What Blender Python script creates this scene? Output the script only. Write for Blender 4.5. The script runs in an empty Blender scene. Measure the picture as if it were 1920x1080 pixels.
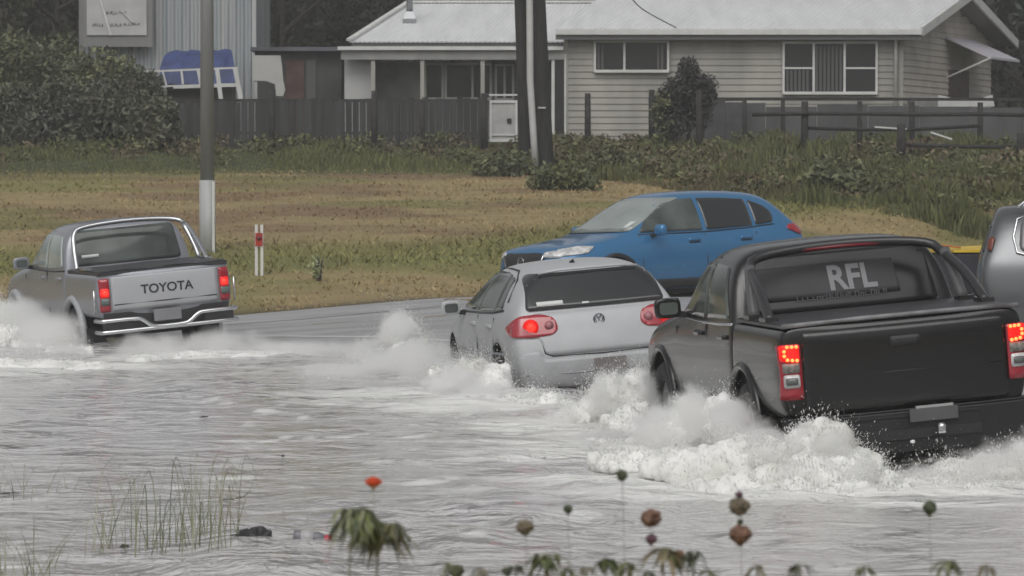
import bpy, bmesh, math, random
import numpy as np
from mathutils import Vector, Matrix, noise, Quaternion
from mathutils.bvhtree import BVHTree

SC = bpy.context.scene
COL = SC.collection
R = math.radians
random.seed(7); rng = np.random.default_rng(7)

# ------------------------------------------------------------------ camera, sky, sun, exposure
FPX = 7000.0; CAMZ = 2.0; PITCH = math.atan(193/FPX)
cam = bpy.data.cameras.new('camera'); camo = bpy.data.objects.new('camera', cam); COL.objects.link(camo)
cam.sensor_width = 36; cam.lens = FPX/1920*36; cam.clip_start = 0.3; cam.clip_end = 2000
camo.location = (0, 0, CAMZ); camo.rotation_euler = (R(90)-PITCH, 0, 0)
cam.dof.use_dof = True; cam.dof.focus_distance = 34; cam.dof.aperture_fstop = 9
SC.camera = camo
def P(px, py, d):
    """photo pixel at forward distance d -> world point"""
    xc = (px-960)/FPX; yc = -(py-540)/FPX
    Y = math.cos(PITCH)+yc*math.sin(PITCH); Z = -math.sin(PITCH)+yc*math.cos(PITCH)
    return Vector((xc*d/Y, d, CAMZ+Z*d/Y))

w = bpy.data.worlds.new('World'); SC.world = w; w.use_nodes = True
nt = w.node_tree; bg = nt.nodes['Background']
sky = nt.nodes.new('ShaderNodeTexSky'); sky.sky_type = 'NISHITA'; sky.sun_disc = False
SUN_EL, SUN_AZ = R(50), R(200)
sky.sun_elevation = SUN_EL; sky.sun_rotation = SUN_AZ; sky.dust_density = 5; sky.air_density = 1.0; sky.ozone_density = 1
hs = nt.nodes.new('ShaderNodeHueSaturation'); hs.inputs['Saturation'].default_value = 0.12
nt.links.new(sky.outputs[0], hs.inputs['Color']); nt.links.new(hs.outputs[0], bg.inputs['Color'])
bg.inputs['Strength'].default_value = 0.105
sl = bpy.data.lights.new('sun', 'SUN'); sl.energy = 0.6; sl.angle = R(35); sl.color = (1, .98, .95)
so = bpy.data.objects.new('sun', sl); COL.objects.link(so)
so.rotation_euler = (R(40), 0, R(20)); so.location = (0, 0, 30)
SC.view_settings.view_transform = 'Standard'; SC.view_settings.look = 'None'
SC.view_settings.gamma = 1; SC.view_settings.exposure = 0.0
SC.render.engine = 'CYCLES'
SC.cycles.volume_bounces = 12; SC.cycles.max_bounces = 10; SC.cycles.transparent_max_bounces = 24
SC.cycles.volume_step_rate = .35; SC.cycles.volume_max_steps = 256
SC.cycles.use_denoising = True

# ------------------------------------------------------------------ materials
def mat(name, col, rough=.6, metal=0, spec=.5, coat=0, var=0, vscale=3, bump=0, bscale=30, emis=None, es=0, col2=None, stretch=(1,1,1), attr=False, trans=0):
    m = bpy.data.materials.new(name); m.use_nodes = True; n = m.node_tree; b = n.nodes['Principled BSDF']
    b.inputs['Base Color'].default_value = (*col, 1); b.inputs['Roughness'].default_value = rough
    b.inputs['Metallic'].default_value = metal; b.inputs['Specular IOR Level'].default_value = spec
    if coat: b.inputs['Coat Weight'].default_value = coat; b.inputs['Coat Roughness'].default_value = .05
    if emis: b.inputs['Emission Color'].default_value = (*emis, 1); b.inputs['Emission Strength'].default_value = es
    tc = n.nodes.new('ShaderNodeTexCoord'); mp = n.nodes.new('ShaderNodeMapping'); mp.inputs['Scale'].default_value = stretch
    n.links.new(tc.outputs['Object'], mp.inputs[0])
    if var or col2:
        nz = n.nodes.new('ShaderNodeTexNoise'); nz.inputs['Scale'].default_value = vscale; nz.inputs['Detail'].default_value = 6
        n.links.new(mp.outputs[0], nz.inputs['Vector'])
        cr = n.nodes.new('ShaderNodeValToRGB'); cr.color_ramp.elements[0].position = .35; cr.color_ramp.elements[1].position = .65
        c2 = col2 or tuple(min(1, c*(1+var)) for c in col); c1 = col if col2 else tuple(c*(1-var) for c in col)
        cr.color_ramp.elements[0].color = (*c1, 1); cr.color_ramp.elements[1].color = (*c2, 1)
        n.links.new(nz.outputs[0], cr.inputs[0]); n.links.new(cr.outputs[0], b.inputs['Base Color'])
    if attr:
        at = n.nodes.new('ShaderNodeAttribute'); at.attribute_name = 'Col'; n.links.new(at.outputs['Color'], b.inputs['Base Color'])
    if bump:
        nb = n.nodes.new('ShaderNodeTexNoise'); nb.inputs['Scale'].default_value = bscale; nb.inputs['Detail'].default_value = 5
        n.links.new(mp.outputs[0], nb.inputs['Vector']); bp = n.nodes.new('ShaderNodeBump'); bp.inputs['Strength'].default_value = bump; bp.inputs['Distance'].default_value = .02
        n.links.new(nb.outputs[0], bp.inputs['Height']); n.links.new(bp.outputs[0], b.inputs['Normal'])
    if trans: b.inputs['Subsurface Weight'].default_value = trans
    return m

M = {}
M['rubber'] = mat('rubber', (.02,.02,.021), .75, bump=.2)
M['dark'] = mat('dark_plastic', (.022,.022,.024), .5, var=.2)
M['chrome'] = mat('polished_steel', (.62,.63,.64), .18, 1)
M['alloy'] = mat('alloy', (.4,.41,.42), .3, 1)
M['plate'] = mat('plate_grey', (.2,.2,.21), .5, var=.1)
M['plate_dark'] = mat('plate_dark', (.09,.09,.092), .5, var=.1)
M['redlens'] = mat('red_lens', (.32,.008,.02), .1, coat=1)
M['clearlens'] = mat('clear_lens', (.5,.5,.5), .08, coat=1, var=.3, vscale=14)
M['lit'] = mat('lit_red', (.5,.01,.005), .3, emis=(1,.035,.02), es=1.6)
M['led'] = mat('lit_led', (.9,.1,.03), .3, emis=(1,.12,.03), es=5)
M['redglow'] = mat('red_glow', (.6,.01,.008), .3, emis=(1,.01,.005), es=.55)
M['glass'] = mat('tinted_glass', (.018,.02,.021), .06, spec=.6, coat=.3)
M['glass_mid'] = mat('clear_glass', (.075,.088,.082), .08, spec=.5, var=.35, vscale=2.2)
M['glass_daylit'] = mat('daylit_glass', (.30,.34,.32), .07, spec=.6, var=.25, vscale=1.5)  # opaque; pale colour stands for daylight seen through the cab
M['white'] = mat('white_paint', (.62,.62,.60), .5, var=.06)
M['sticker'] = mat('white_sticker', (.6,.62,.6), .5)
M['letter_grey'] = mat('grey_vinyl_letters', (.26,.26,.27), .5)

# ------------------------------------------------------------------ mesh helpers
class MB:
    def __init__(s): s.v = []; s.f = []; s.sm = []
    def add(s, vs, fs, smooth=False):
        k = len(s.v); s.v += [tuple(v) for v in vs]; s.f += [tuple(i+k for i in f) for f in fs]; s.sm += [smooth]*len(fs); return s
    def box(s, a, b, mtx=None):
        x0,y0,z0 = a; x1,y1,z1 = b
        vs = [Vector(p) for p in [(x0,y0,z0),(x1,y0,z0),(x1,y1,z0),(x0,y1,z0),(x0,y0,z1),(x1,y0,z1),(x1,y1,z1),(x0,y1,z1)]]
        if mtx: vs = [mtx@v for v in vs]
        return s.add(vs, [(0,3,2,1),(4,5,6,7),(0,1,5,4),(1,2,6,5),(2,3,7,6),(3,0,4,7)])
    def bar(s, p, q, wd, dp=None):
        """square bar between two points"""
        p = Vector(p); q = Vector(q); dp = dp or wd; d = (q-p).normalized()
        up = Vector((0,0,1)) if abs(d.z) < .9 else Vector((0,1,0))
        a = d.cross(up).normalized()*wd/2; b = a.cross(d).normalized()*dp/2
        vs = [p-a-b, p+a-b, p+a+b, p-a+b, q-a-b, q+a-b, q+a+b, q-a+b]
        return s.add(vs, [(0,3,2,1),(4,5,6,7),(0,1,5,4),(1,2,6,5),(2,3,7,6),(3,0,4,7)])
    def tube(s, pts, r, seg=8, closed=False, smooth_path=0):
        pts = [Vector(p) for p in pts]
        for _ in range(smooth_path):
            q = []
            n_ = len(pts); rng_ = range(n_ if closed else n_-1)
            if not closed: q.append(pts[0])
            for i in rng_:
                a, b = pts[i], pts[(i+1) % n_]; q += [a*.75+b*.25, a*.25+b*.75]
            if not closed: q.append(pts[-1])
            pts = q
        n_ = len(pts); rr = r if isinstance(r, (list, tuple)) else None
        vs = []; prev = None
        for i, p in enumerate(pts):
            if closed: d = (pts[(i+1) % n_]-pts[i-1]).normalized()
            else: d = (pts[min(i+1, n_-1)]-pts[max(i-1, 0)]).normalized()
            if prev is None:
                up = Vector((0,0,1)) if abs(d.z) < .9 else Vector((0,1,0)); a = d.cross(up).normalized()
            else:
                a = (prev-d*prev.dot(d)); a = a.normalized() if a.length > 1e-6 else d.orthogonal().normalized()
            prev = a; b = d.cross(a)
            rad = (rr[0]+(rr[1]-rr[0])*i/max(1, n_-1)) if rr else r
            for k in range(seg):
                t = 2*math.pi*k/seg; vs.append(p+(a*math.cos(t)+b*math.sin(t))*rad)
        fs = []
        for i in range(n_ if closed else n_-1):
            j = (i+1) % n_
            for k in range(seg): l = (k+1) % seg; fs.append((i*seg+k, i*seg+l, j*seg+l, j*seg+k))
        if not closed: fs += [tuple(range(seg))[::-1], tuple((n_-1)*seg+k for k in range(seg))]
        return s.add(vs, fs, True)
    def lathe(s, prof, seg=20, mtx=None, smooth=True):
        """profile (r, h) turned about z"""
        vs = []; n_ = len(prof)
        for k in range(seg):
            t = 2*math.pi*k/seg
            for r, h in prof: vs.append(Vector((r*math.cos(t), r*math.sin(t), h)))
        if mtx: vs = [mtx@v for v in vs]
        fs = [(k*n_+i, ((k+1) % seg)*n_+i, ((k+1) % seg)*n_+i+1, k*n_+i+1) for k in range(seg) for i in range(n_-1)]
        return s.add(vs, fs, smooth)
    def prism(s, poly, y0, y1, mtx=None):
        """polygon in (x,z) extruded along y"""
        n_ = len(poly); vs = [Vector((x,y0,z)) for x,z in poly]+[Vector((x,y1,z)) for x,z in poly]
        if mtx: vs = [mtx@v for v in vs]
        return s.add(vs, [tuple(range(n_)), tuple(range(2*n_-1, n_-1, -1))]+[(i, i+n_, (i+1) % n_+n_, (i+1) % n_) for i in range(n_)])
    def build(s, name, m, parent=None, bevel=0, **tags):
        me = bpy.data.meshes.new(name); me.from_pydata(s.v, [], s.f); me.validate()
        if len(me.polygons) == len(s.sm): me.polygons.foreach_set('use_smooth', s.sm)
        bm = bmesh.new(); bm.from_mesh(me); bmesh.ops.recalc_face_normals(bm, faces=bm.faces); bm.to_mesh(me); bm.free()
        me.materials.append(m)
        o = bpy.data.objects.new(name, me); COL.objects.link(o); o.parent = parent
        if bevel:
            bv = o.modifiers.new('bevel', 'BEVEL'); bv.width = bevel; bv.segments = 2; bv.limit_method = 'ANGLE'
        for k, v in tags.items(): o[k] = v
        return o

def bm_obj(name, bm, m, parent=None):
    me = bpy.data.meshes.new(name); bm.to_mesh(me); bm.free(); me.materials.append(m)
    o = bpy.data.objects.new(name, me); COL.objects.link(o); o.parent = parent; return o
def np_obj(name, v, f, m, parent=None, col=None, smooth=False):
    me = bpy.data.meshes.new(name); v = np.asarray(v, dtype=np.float32); f = np.asarray(f, dtype=np.int32); k = f.shape[1]
    me.vertices.add(len(v)); me.vertices.foreach_set('co', v.ravel())
    me.loops.add(f.size); me.loops.foreach_set('vertex_index', f.ravel())
    me.polygons.add(len(f)); me.polygons.foreach_set('loop_start', np.arange(0, f.size, k, dtype=np.int32)); me.polygons.foreach_set('loop_total', np.full(len(f), k, dtype=np.int32))
    if smooth: me.polygons.foreach_set('use_smooth', np.ones(len(f), dtype=bool))
    me.update(calc_edges=True)
    if col is not None:
        a = me.color_attributes.new('Col', 'FLOAT_COLOR', 'POINT'); c = np.ones((len(v), 4), dtype=np.float32); c[:, :3] = col; a.data.foreach_set('color', c.ravel())
    me.materials.append(m)
    o = bpy.data.objects.new(name, me); COL.objects.link(o); o.parent = parent; return o
def thing(name, label, cat, loc=(0,0,0), group=None):
    o = bpy.data.objects.new(name, None); COL.objects.link(o); o.location = loc; o.empty_display_size = .2
    o['label'] = label; o['category'] = cat
    if group: o['group'] = group
    return o
def tag(o, label=None, cat=None, group=None, kind=None):
    for k, v in (('label', label), ('category', cat), ('group', group), ('kind', kind)):
        if v: o[k] = v
    return o
def evaluated_mesh(o):
    dg = bpy.context.evaluated_depsgraph_get(); dg.update(); return bpy.data.meshes.new_from_object(o.evaluated_get(dg))
def text_mesh(s, size, extrude=.003, name='lettering', bold=0):
    c = bpy.data.curves.new('text', 'FONT'); c.body = s; c.size = size; c.extrude = extrude; c.align_x = 'CENTER'; c.align_y = 'CENTER'; c.offset = bold
    o = bpy.data.objects.new('text', c); COL.objects.link(o); me = evaluated_mesh(o); bpy.data.objects.remove(o); me.name = name; return me

# ------------------------------------------------------------------ numpy value noise
_perm = rng.random((256, 256))
def vnoise(x, y):
    xi = np.floor(x).astype(int); yi = np.floor(y).astype(int); fx = x-xi; fy = y-yi
    fx = fx*fx*(3-2*fx); fy = fy*fy*(3-2*fy)
    g = lambda a, b: _perm[a & 255, b & 255]
    return (g(xi,yi)*(1-fx)+g(xi+1,yi)*fx)*(1-fy)+(g(xi,yi+1)*(1-fx)+g(xi+1,yi+1)*fx)*fy
def fbm(x, y, o=4):
    s = 0; a = .5
    for i in range(o): s = s+a*vnoise(x*2**i+17*i, y*2**i+31*i); a *= .5
    return s
def sstep(a, b, t): t = np.clip((t-a)/(b-a), 0, 1); return t*t*(3-2*t)

# ------------------------------------------------------------------ terrain
RC = np.array([(3.5,10),(2.6,20),(1.87,26.1),(-.08,36.8),(-2.2,42),(-5.1,46.3),(-9,51),(-16,57),(-60,80)])
FE = np.array([(-200,50),(-12,51.2),(-8,51.8),(-4,52.6),(-1,53.6),(1,56),(3,60.5),(6,63),(9,64.5),(14,66),(200,70)])
BK = np.array([(0,.33),(53,.36),(57,.66),(63,1.15),(70,1.75),(77,2.22),(84,2.75),(92,3.1),(130,3.3),(400,4)])
def zg(x, y):
    x = np.asarray(x, dtype=float); y = np.asarray(y, dtype=float)
    xc = np.interp(y, RC[:, 1], RC[:, 0]); dxc = (np.interp(y+1, RC[:, 1], RC[:, 0])-xc)
    u = (x-xc)/np.sqrt(1+dxc**2)
    z = np.where(u > 0, -.22+.085*np.minimum(u, 7.0), -.22-.03*np.clip(-u, 0, 10))
    e = np.interp(x, FE[:, 0], FE[:, 1])
    zb = np.interp(y, BK[:, 0], BK[:, 1])+.10*(fbm(x*.5, y*.35)-.5)
    t = sstep(0, 5, y-e); z = z*(1-t)+zb*t
    near = sstep(13.5, 8, y); z = z*(1-near)+.42*near
    return z
M_ground = mat('grass_ground', (.10,.082,.045), .95, attr=True, bump=.8, bscale=9, stretch=(.6,1.5,1))
def grid(xs, ys):
    X, Y = np.meshgrid(xs, ys); n1, n0 = X.shape; idx = np.arange(n0*n1).reshape(n1, n0)
    f = np.stack([idx[:-1,:-1], idx[:-1,1:], idx[1:,1:], idx[1:,:-1]], -1).reshape(-1, 4); return X, Y, f
xs = np.concatenate([[-900,-400,-200,-100,-60,-35,-25], np.arange(-18, 18.01, .15), [25,35,60,100,200,400,900]])
ys = np.concatenate([[-300,-100,-30,0,5,8,10,12,13,14], np.arange(15, 50, .6), np.arange(50, 96, .15), [100,110,130,200,400,900]])
X, Y, F = grid(xs, ys); Z = zg(X, Y)
edge = np.interp(X, FE[:, 0], FE[:, 1]); dd = Y-edge
n1 = fbm(X*.35+3, Y*.9); n2 = fbm(X*1.3, Y*3.5+9); n3 = fbm(X*.22+40, Y*.45+7)
tan_ = np.array([.265,.205,.098]); brown = np.array([.200,.135,.070]); green = np.array([.135,.150,.038]); dkg = np.array([.045,.052,.024])
tw = sstep(.42, .62, n1)[..., None]; c = tan_*(1-tw)+brown*tw
gw = (sstep(.50, .66, n3)*.55)[..., None]; c = c*(1-gw)+green*gw
g2 = np.clip(sstep(3.9, 5.2, dd)*sstep(10.5, 7, dd), 0, 1)[..., None]*.75; c = c*(1-g2)+green*g2
g3 = sstep(76, 79, Y+.8*n1)[..., None]; c = c*(1-g3)+dkg*g3
c = c*(.72+.56*n2[..., None]); mud = sstep(.9, 0, dd)[..., None]*sstep(-1, 0, dd)[..., None]; c = c*(1-.6*mud)
ground = np_obj('ground', np.stack([X, Y, Z], -1).reshape(-1, 3), F, M_ground, col=c.reshape(-1, 3), smooth=True)
tag(ground, kind='structure')

def ribbon(name, fleft, fright, y0, y1, m, lift, n=160, kind='structure', cols=20):
    """sheet laid on the terrain; near/far edges given as x(y)"""
    ysr = np.linspace(y0, y1, n); v = []; 
    for yy in ysr:
        for k in range(cols+1):
            xx = fleft(yy)+(fright(yy)-fleft(yy))*k/cols; v.append((xx, yy, float(zg(xx, yy))+lift))
    idx = np.arange(n*(cols+1)).reshape(n, cols+1)
    f = np.stack([idx[:-1,:-1], idx[:-1,1:], idx[1:,1:], idx[1:,:-1]], -1).reshape(-1, 4)
    o = np_obj(name, v, f, m, smooth=True); tag(o, kind=kind); return o
# road: between the ute track and the far edge (rows across x follow FE)
M_road = mat('wet_asphalt', (.33,.33,.335), .42, spec=.6, var=.18, vscale=1.2, bump=.3, bscale=26, stretch=(.35,2.2,1))
def road_sheet():
    xs_ = np.linspace(-40, 40, 321); n = 60; v = []
    for xx in xs_:
        e = float(np.interp(xx, FE[:, 0], FE[:, 1])); 
        for k in range(n+1):
            yy = 14+(e-.12-14)*(k/n)**.7; v.append((xx, yy, float(zg(xx, yy))+.006))
    idx = np.arange(321*(n+1)).reshape(321, n+1)
    f = np.stack([idx[:-1,:-1], idx[1:,:-1], idx[1:,1:], idx[:-1,1:]], -1).reshape(-1, 4)
    tag(np_obj('road', v, f, M_road, smooth=True), kind='structure')
road_sheet()
def line_on_ground(name, pts, wd, m, lift=.012):
    pts = [Vector((*p, 0)) for p in pts]; v = []; f = []; n = 60
    tot = len(pts)-1
    for i in range(n+1):
        t = i/n*tot; k = min(int(t), tot-1); p = pts[k].lerp(pts[k+1], t-k); d = (pts[k+1]-pts[k]).normalized(); nn = Vector((-d.y, d.x, 0))
        for s_ in (-.5, .5): q = p+nn*wd*s_; v.append((q.x, q.y, float(zg(q.x, q.y))+lift))
    for i in range(n): f.append((2*i, 2*i+2, 2*i+3, 2*i+1))
    o = np_obj(name, v, f, m); tag(o, kind='structure')
M_line = mat('worn_road_paint', (.62,.62,.60), .45, var=.15)
line_on_ground('road_line', [(-4.3,49.3),(-3,48.4),(-1.7,47.4),(-.2,45.6),(2,42.5)], .11, M_line)
line_on_ground('road_line', [(-9,52.0-1.2),(-6,50.9),(-3,51.4),(0,52.6),(1.5,55)], .10, mat('faded_road_paint', (.34,.34,.34), .5))
M_path = mat('wet_path', (.13,.135,.125), .5, var=.3)

# ------------------------------------------------------------------ water
wx = np.arange(-13, 13.01, .07); wy = np.concatenate([np.arange(12, 40, .07), np.arange(40, 66, .12)])
X, Y, F = grid(wx, wy)
FOAM = []      # (x, y, rx, ry, strength)
def pxy(px, py):
    d = 30.0
    for _ in range(8): d = CAMZ*FPX/((py-347)*1.0)
    p = P(px, py, d); return p.x, p.y
for (px, py, rx, ry, s_) in [(1180,845,1.9,1.7,1.0),(1450,915,2.2,1.6,1.1),(1250,900,1.6,1.2,.9),(1640,945,1.5,.8,.8),(1050,800,1.4,2.0,.9),(1560,940,1.4,.9,.55),(1820,920,1.1,.7,1.0),(1700,990,1.6,.6,.5),
                             (880,760,1.3,2.6,1.0),(720,745,1.2,2.4,.8),(560,690,2.0,2.6,.55),(370,668,1.5,2.0,.9),(120,690,1.8,2.0,.9),(40,700,1.5,2,.7),(980,880,1.2,.8,.45),(260,730,1.6,1.5,.35),(1300,1000,1.6,.5,.35)]:
    x_, y_ = pxy(px, py); FOAM.append((x_, y_, rx, ry, s_))
foam = np.zeros_like(X)
for x_, y_, rx, ry, s_ in FOAM: foam = np.maximum(foam, s_*np.exp(-(((X-x_)/rx)**2+((Y-y_)/ry)**2)))
chop = fbm(X*.8+5, Y*.35, 4)-.47
zone = .35+1.3*sstep(.35,.62,fbm(X*.28+3, Y*.10+8, 3))
Zw = zone*(.095*chop+.060*(fbm(X*2.6+.8*Y, Y*1.0+50, 3)-.43)+.016*(np.abs(fbm(X*5-.6*Y, Y*2+70, 2)-.4)))+foam*(.09*(fbm(X*2.1, Y*.9+9, 4)-.35)+.03*(fbm(X*7, Y*3+9, 2)-.35))
fade = sstep(62, 50, Y); Zw = Zw*fade
streak = fbm(X*1.1+9, Y*2.2, 5); fine = fbm(X*6, Y*2.0+3, 3)
fm = np.clip((foam*1.6-1.05*(1-streak)*1.35+.30*(fine-.4))*1.6, 0, .9)
fleck = np.clip((fbm(X*5+11, Y*2.2+4, 4)-.60)*5, 0, .8)*sstep(.40, .60, fbm(X*.5+60, Y*.22+9, 3)); fm = np.maximum(fm, fleck)
M_water = bpy.data.materials.new('flood_water'); M_water.use_nodes = True; n = M_water.node_tree; b = n.nodes['Principled BSDF']
at = n.nodes.new('ShaderNodeAttribute'); at.attribute_name = 'Col'
mx = n.nodes.new('ShaderNodeMix'); mx.data_type = 'RGBA'; mx.inputs[6].default_value = (.50,.49,.485,1); mx.inputs[7].default_value = (.80,.80,.77,1)
sp = n.nodes.new('ShaderNodeSeparateColor'); n.links.new(at.outputs['Color'], sp.inputs[0]); n.links.new(sp.outputs[0], mx.inputs[0]); n.links.new(mx.outputs[2], b.inputs['Base Color'])
mm = n.nodes.new('ShaderNodeMix'); mm.data_type = 'RGBA'; mm.inputs[6].default_value = (.58,.57,.575,1); mm.inputs[7].default_value = (.52,.515,.49,1); n.links.new(sp.outputs[1], mm.inputs[0]); n.links.new(mm.outputs[2], mx.inputs[6])
mr = n.nodes.new('ShaderNodeMapRange'); mr.inputs[3].default_value = .10; mr.inputs[4].default_value = .75; n.links.new(sp.outputs[0], mr.inputs[0]); n.links.new(mr.outputs[0], b.inputs['Roughness'])
b.inputs['IOR'].default_value = 1.33
tc = n.nodes.new('ShaderNodeTexCoord'); prev = None
for sc_, st, dist in ((1.7, (1,1.0,1), .36), (6, (1,.7,1), .075), (20, (1,.6,1), .018)):
    mp = n.nodes.new('ShaderNodeMapping'); mp.inputs['Scale'].default_value = st; n.links.new(tc.outputs['Object'], mp.inputs[0])
    nz = n.nodes.new('ShaderNodeTexNoise'); nz.inputs['Scale'].default_value = sc_; nz.inputs['Detail'].default_value = 4; nz.inputs['Distortion'].default_value = .6; n.links.new(mp.outputs[0], nz.inputs['Vector'])
    bp = n.nodes.new('ShaderNodeBump'); bp.inputs['Strength'].default_value = .8; bp.inputs['Distance'].default_value = dist; n.links.new(nz.outputs[0], bp.inputs['Height'])
    if prev: n.links.new(prev.outputs[0], bp.inputs['Normal'])
    prev = bp
n.links.new(prev.outputs[0], b.inputs['Normal'])
nz = n.nodes.new('ShaderNodeTexNoise'); nz.inputs['Scale'].default_value = .35; nz.inputs['Detail'].default_value = 4; n.links.new(tc.outputs['Object'], nz.inputs['Vector']); mr2 = n.nodes.new('ShaderNodeMapRange'); mr2.inputs[1].default_value = .35; mr2.inputs[2].default_value = .62; mr2.inputs[3].default_value = .25; mr2.inputs[4].default_value = 1.0; n.links.new(nz.outputs[0], mr2.inputs[0])
for bp_ in [x for x in n.nodes if x.type == 'BUMP']: n.links.new(mr2.outputs[0], bp_.inputs['Strength'])
cc = np.zeros((X.size, 3)); cc[:, 0] = fm.ravel(); cc[:, 1] = np.clip(sstep(.40, .62, fbm(X*.5+80, Y*.2+33, 4))*.7+foam*.6, 0, 1).ravel()
water = np_obj('water', np.stack([X, Y, Zw], -1).reshape(-1, 3), F, M_water, col=cc, smooth=True); tag(water, kind='structure')
# wider flood sheet left and right of the near one
bx = MB(); bx.add([(-120,14,-.004),(-12.9,14,-.004),(-12.9,60,-.004),(-120,50,-.004),(12.9,14,-.004),(120,14,-.004),(120,50,-.004),(12.9,50,-.004)], [(0,1,2,3),(4,5,6,7)])
bx.build('water', M_water, None, kind='structure')

# ------------------------------------------------------------------ foliage builders
def leaves(n, centers, spread, size, cols, zsquash=1.0, droop=0):
    """n small leaf quads scattered round clump centres; returns v, f, col"""
    centers = np.asarray(centers, dtype=float); k = rng.integers(0, len(centers), n)
    sp_ = np.asarray(spread, dtype=float); sp_ = sp_[k] if sp_.ndim else sp_
    off = rng.normal(0, 1, (n, 3)); rad = np.linalg.norm(off, axis=1, keepdims=True); off = off/np.maximum(rad, 1e-6)*(rng.random((n, 1))**.45)
    off *= (sp_[:, None] if np.ndim(sp_) else sp_); off[:, 2] *= zsquash
    p = centers[k]+off
    a = rng.normal(0, 1, (n, 3)); a /= np.linalg.norm(a, axis=1, keepdims=True)
    b_ = np.cross(a, rng.normal(0, 1, (n, 3))); b_ /= np.linalg.norm(b_, axis=1, keepdims=True)
    a[:, 2] -= droop; s_ = size*(.5+rng.random((n, 1)))
    v = np.stack([p-a*s_, p+b_*s_*.45, p+a*s_, p-b_*s_*.45], 1).reshape(-1, 3)
    f = np.arange(4*n).reshape(n, 4); cols = np.asarray(cols)
    ck = rng.integers(0, len(cols), len(centers)); cl = cols[ck[k]]*(.55+.9*rng.random((n, 1)))
    return v, f, np.repeat(cl, 4, 0)
M_leaf = mat('leaves', (.05,.06,.03), .7, attr=True)
M_bark = mat('bark', (.07,.06,.05), .9, var=.3, vscale=8)
DARKG = [(.030,.035,.020),(.040,.044,.026),(.026,.030,.022),(.050,.050,.030)]
def tree(px, base_d, h, rx, trunk_r, label, cols=DARKG, n=7000, size=.13, name='tree', grp='dark trees behind the house', low=.25, clumps=46):
    x = (px-960)/FPX*base_d; z0 = float(zg(x, base_d)); t = thing(name, label, 'tree', (x, base_d, z0), grp)
    tb = MB(); tb.tube([(0,0,-.2),(.1,0,h*.3),(-.05,.1,h*.6),(0,0,h*.92)], [trunk_r, trunk_r*.25], 8, smooth_path=1)
    for k in range(9):
        a = k*2.4; zz = h*(low+.6*k/9); tb.tube([(0,0,zz),(math.cos(a)*rx*.5, math.sin(a)*rx*.5, zz+h*.08),(math.cos(a)*rx*.85, math.sin(a)*rx*.85, zz+h*.12)], [trunk_r*.4, .02], 5, smooth_path=1)
    tb.build('trunk', M_bark, t)
    cs = []; sp_ = []
    for k in range(clumps):
        a = rng.random()*6.28; u = rng.random(); zz = h*(low+(1-low)*u); rr = rx*math.sin(math.pi*min(.97, .12+.85*u))*(.35+.65*rng.random()**.5)
        cs.append((math.cos(a)*rr, math.sin(a)*rr, zz)); sp_.append(rx*(.22+.2*rng.random()))
    v, f, c_ = leaves(n, cs, sp_, size, cols, .8); np_obj('crown', v, f, M_leaf, t, col=c_)
    return t

# ------------------------------------------------------------------ house
M_board = mat('weatherboard_paint', (.31,.30,.27), .7, var=.2, vscale=1.1, stretch=(1,1,.3))
M_board2 = mat('gable_board_paint', (.44,.41,.37), .7, var=.12, vscale=1.5)
M_pinkboard = mat('pink_board_paint', (.42,.34,.32), .7, var=.1)
M_roof = mat('pale_roof_iron', (.62,.625,.63), .45, var=.07, vscale=.9, stretch=(3,.5,1))
M_trim = mat('white_trim', (.60,.60,.58), .5, var=.08)
M_gutter = mat('grey_gutter', (.22,.22,.22), .5)
M_shadeglass = mat('dark_window_glass', (.02,.02,.021), .25)
M_blind = mat('vertical_blinds', (.085,.085,.085), .6)
HD = 93.0; KX = HD/FPX
def hx(px): return (px-960)*KX
def hz(py): return P(960, py, HD).z
def weatherboards(mb, a, b, z0, z1, step=.16, top=None):
    """lapped boards between plan points a, b (facing the viewer); top(t) gives the height limit along the wall"""
    a = Vector(a); b = Vector(b); d = (b-a).normalized(); nrm = Vector((d.y, -d.x, 0)); L = (b-a).length
    z = z0
    while z < z1:
        zt = min(z+step, z1); t0, t1 = 0.0, 1.0
        if top:
            ts = [i/60 for i in range(61) if top(i/60) >= z+step*.5]
            if not ts: break
            t0, t1 = ts[0], ts[-1]
        p, q = a.lerp(b, t0), a.lerp(b, t1)
        vs = [Vector((p.x,p.y,z))+nrm*.030, Vector((q.x,q.y,z))+nrm*.030, Vector((q.x,q.y,zt))+nrm*.006, Vector((p.x,p.y,zt))+nrm*.006,
              Vector((p.x,p.y,z))-nrm*.05, Vector((q.x,q.y,z))-nrm*.05, Vector((q.x,q.y,zt))-nrm*.05, Vector((p.x,p.y,zt))-nrm*.05]
        mb.add(vs, [(0,1,2,3),(4,7,6,5),(0,4,5,1),(3,2,6,7),(0,3,7,4),(1,5,6,2)]); z += step
def corrugated(mb, p0, p1, p2, p3, pitch=.12, amp=.009):
    """ribbed sheet; p0-p1 eave, p3-p2 ridge"""
    p0, p1, p2, p3 = map(Vector, (p0, p1, p2, p3)); nrm = (p1-p0).cross(p3-p0).normalized(); n_ = max(4, int((p1-p0).length/pitch*4)); vs = []; fs = []
    for i in range(n_+1):
        t = i/n_; o_ = nrm*amp*math.sin(2*math.pi*i/4)
        vs += [p0.lerp(p1, t)+o_, p3.lerp(p2, t)+o_, p0.lerp(p1, t)+o_-nrm*.03, p3.lerp(p2, t)+o_-nrm*.03]
    for i in range(n_): a = 4*i; fs += [(a, a+4, a+5, a+1), (a+2, a+3, a+7, a+6), (a, a+2, a+6, a+4), (a+1, a+5, a+7, a+3)]
    mb.add(vs, fs)
house = thing('house', 'long weatherboard house with pale iron roof behind the fence', 'house', (hx(1300), HD, float(zg(hx(1300), HD))))
hinv = Matrix.Translation(-house.location)
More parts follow.
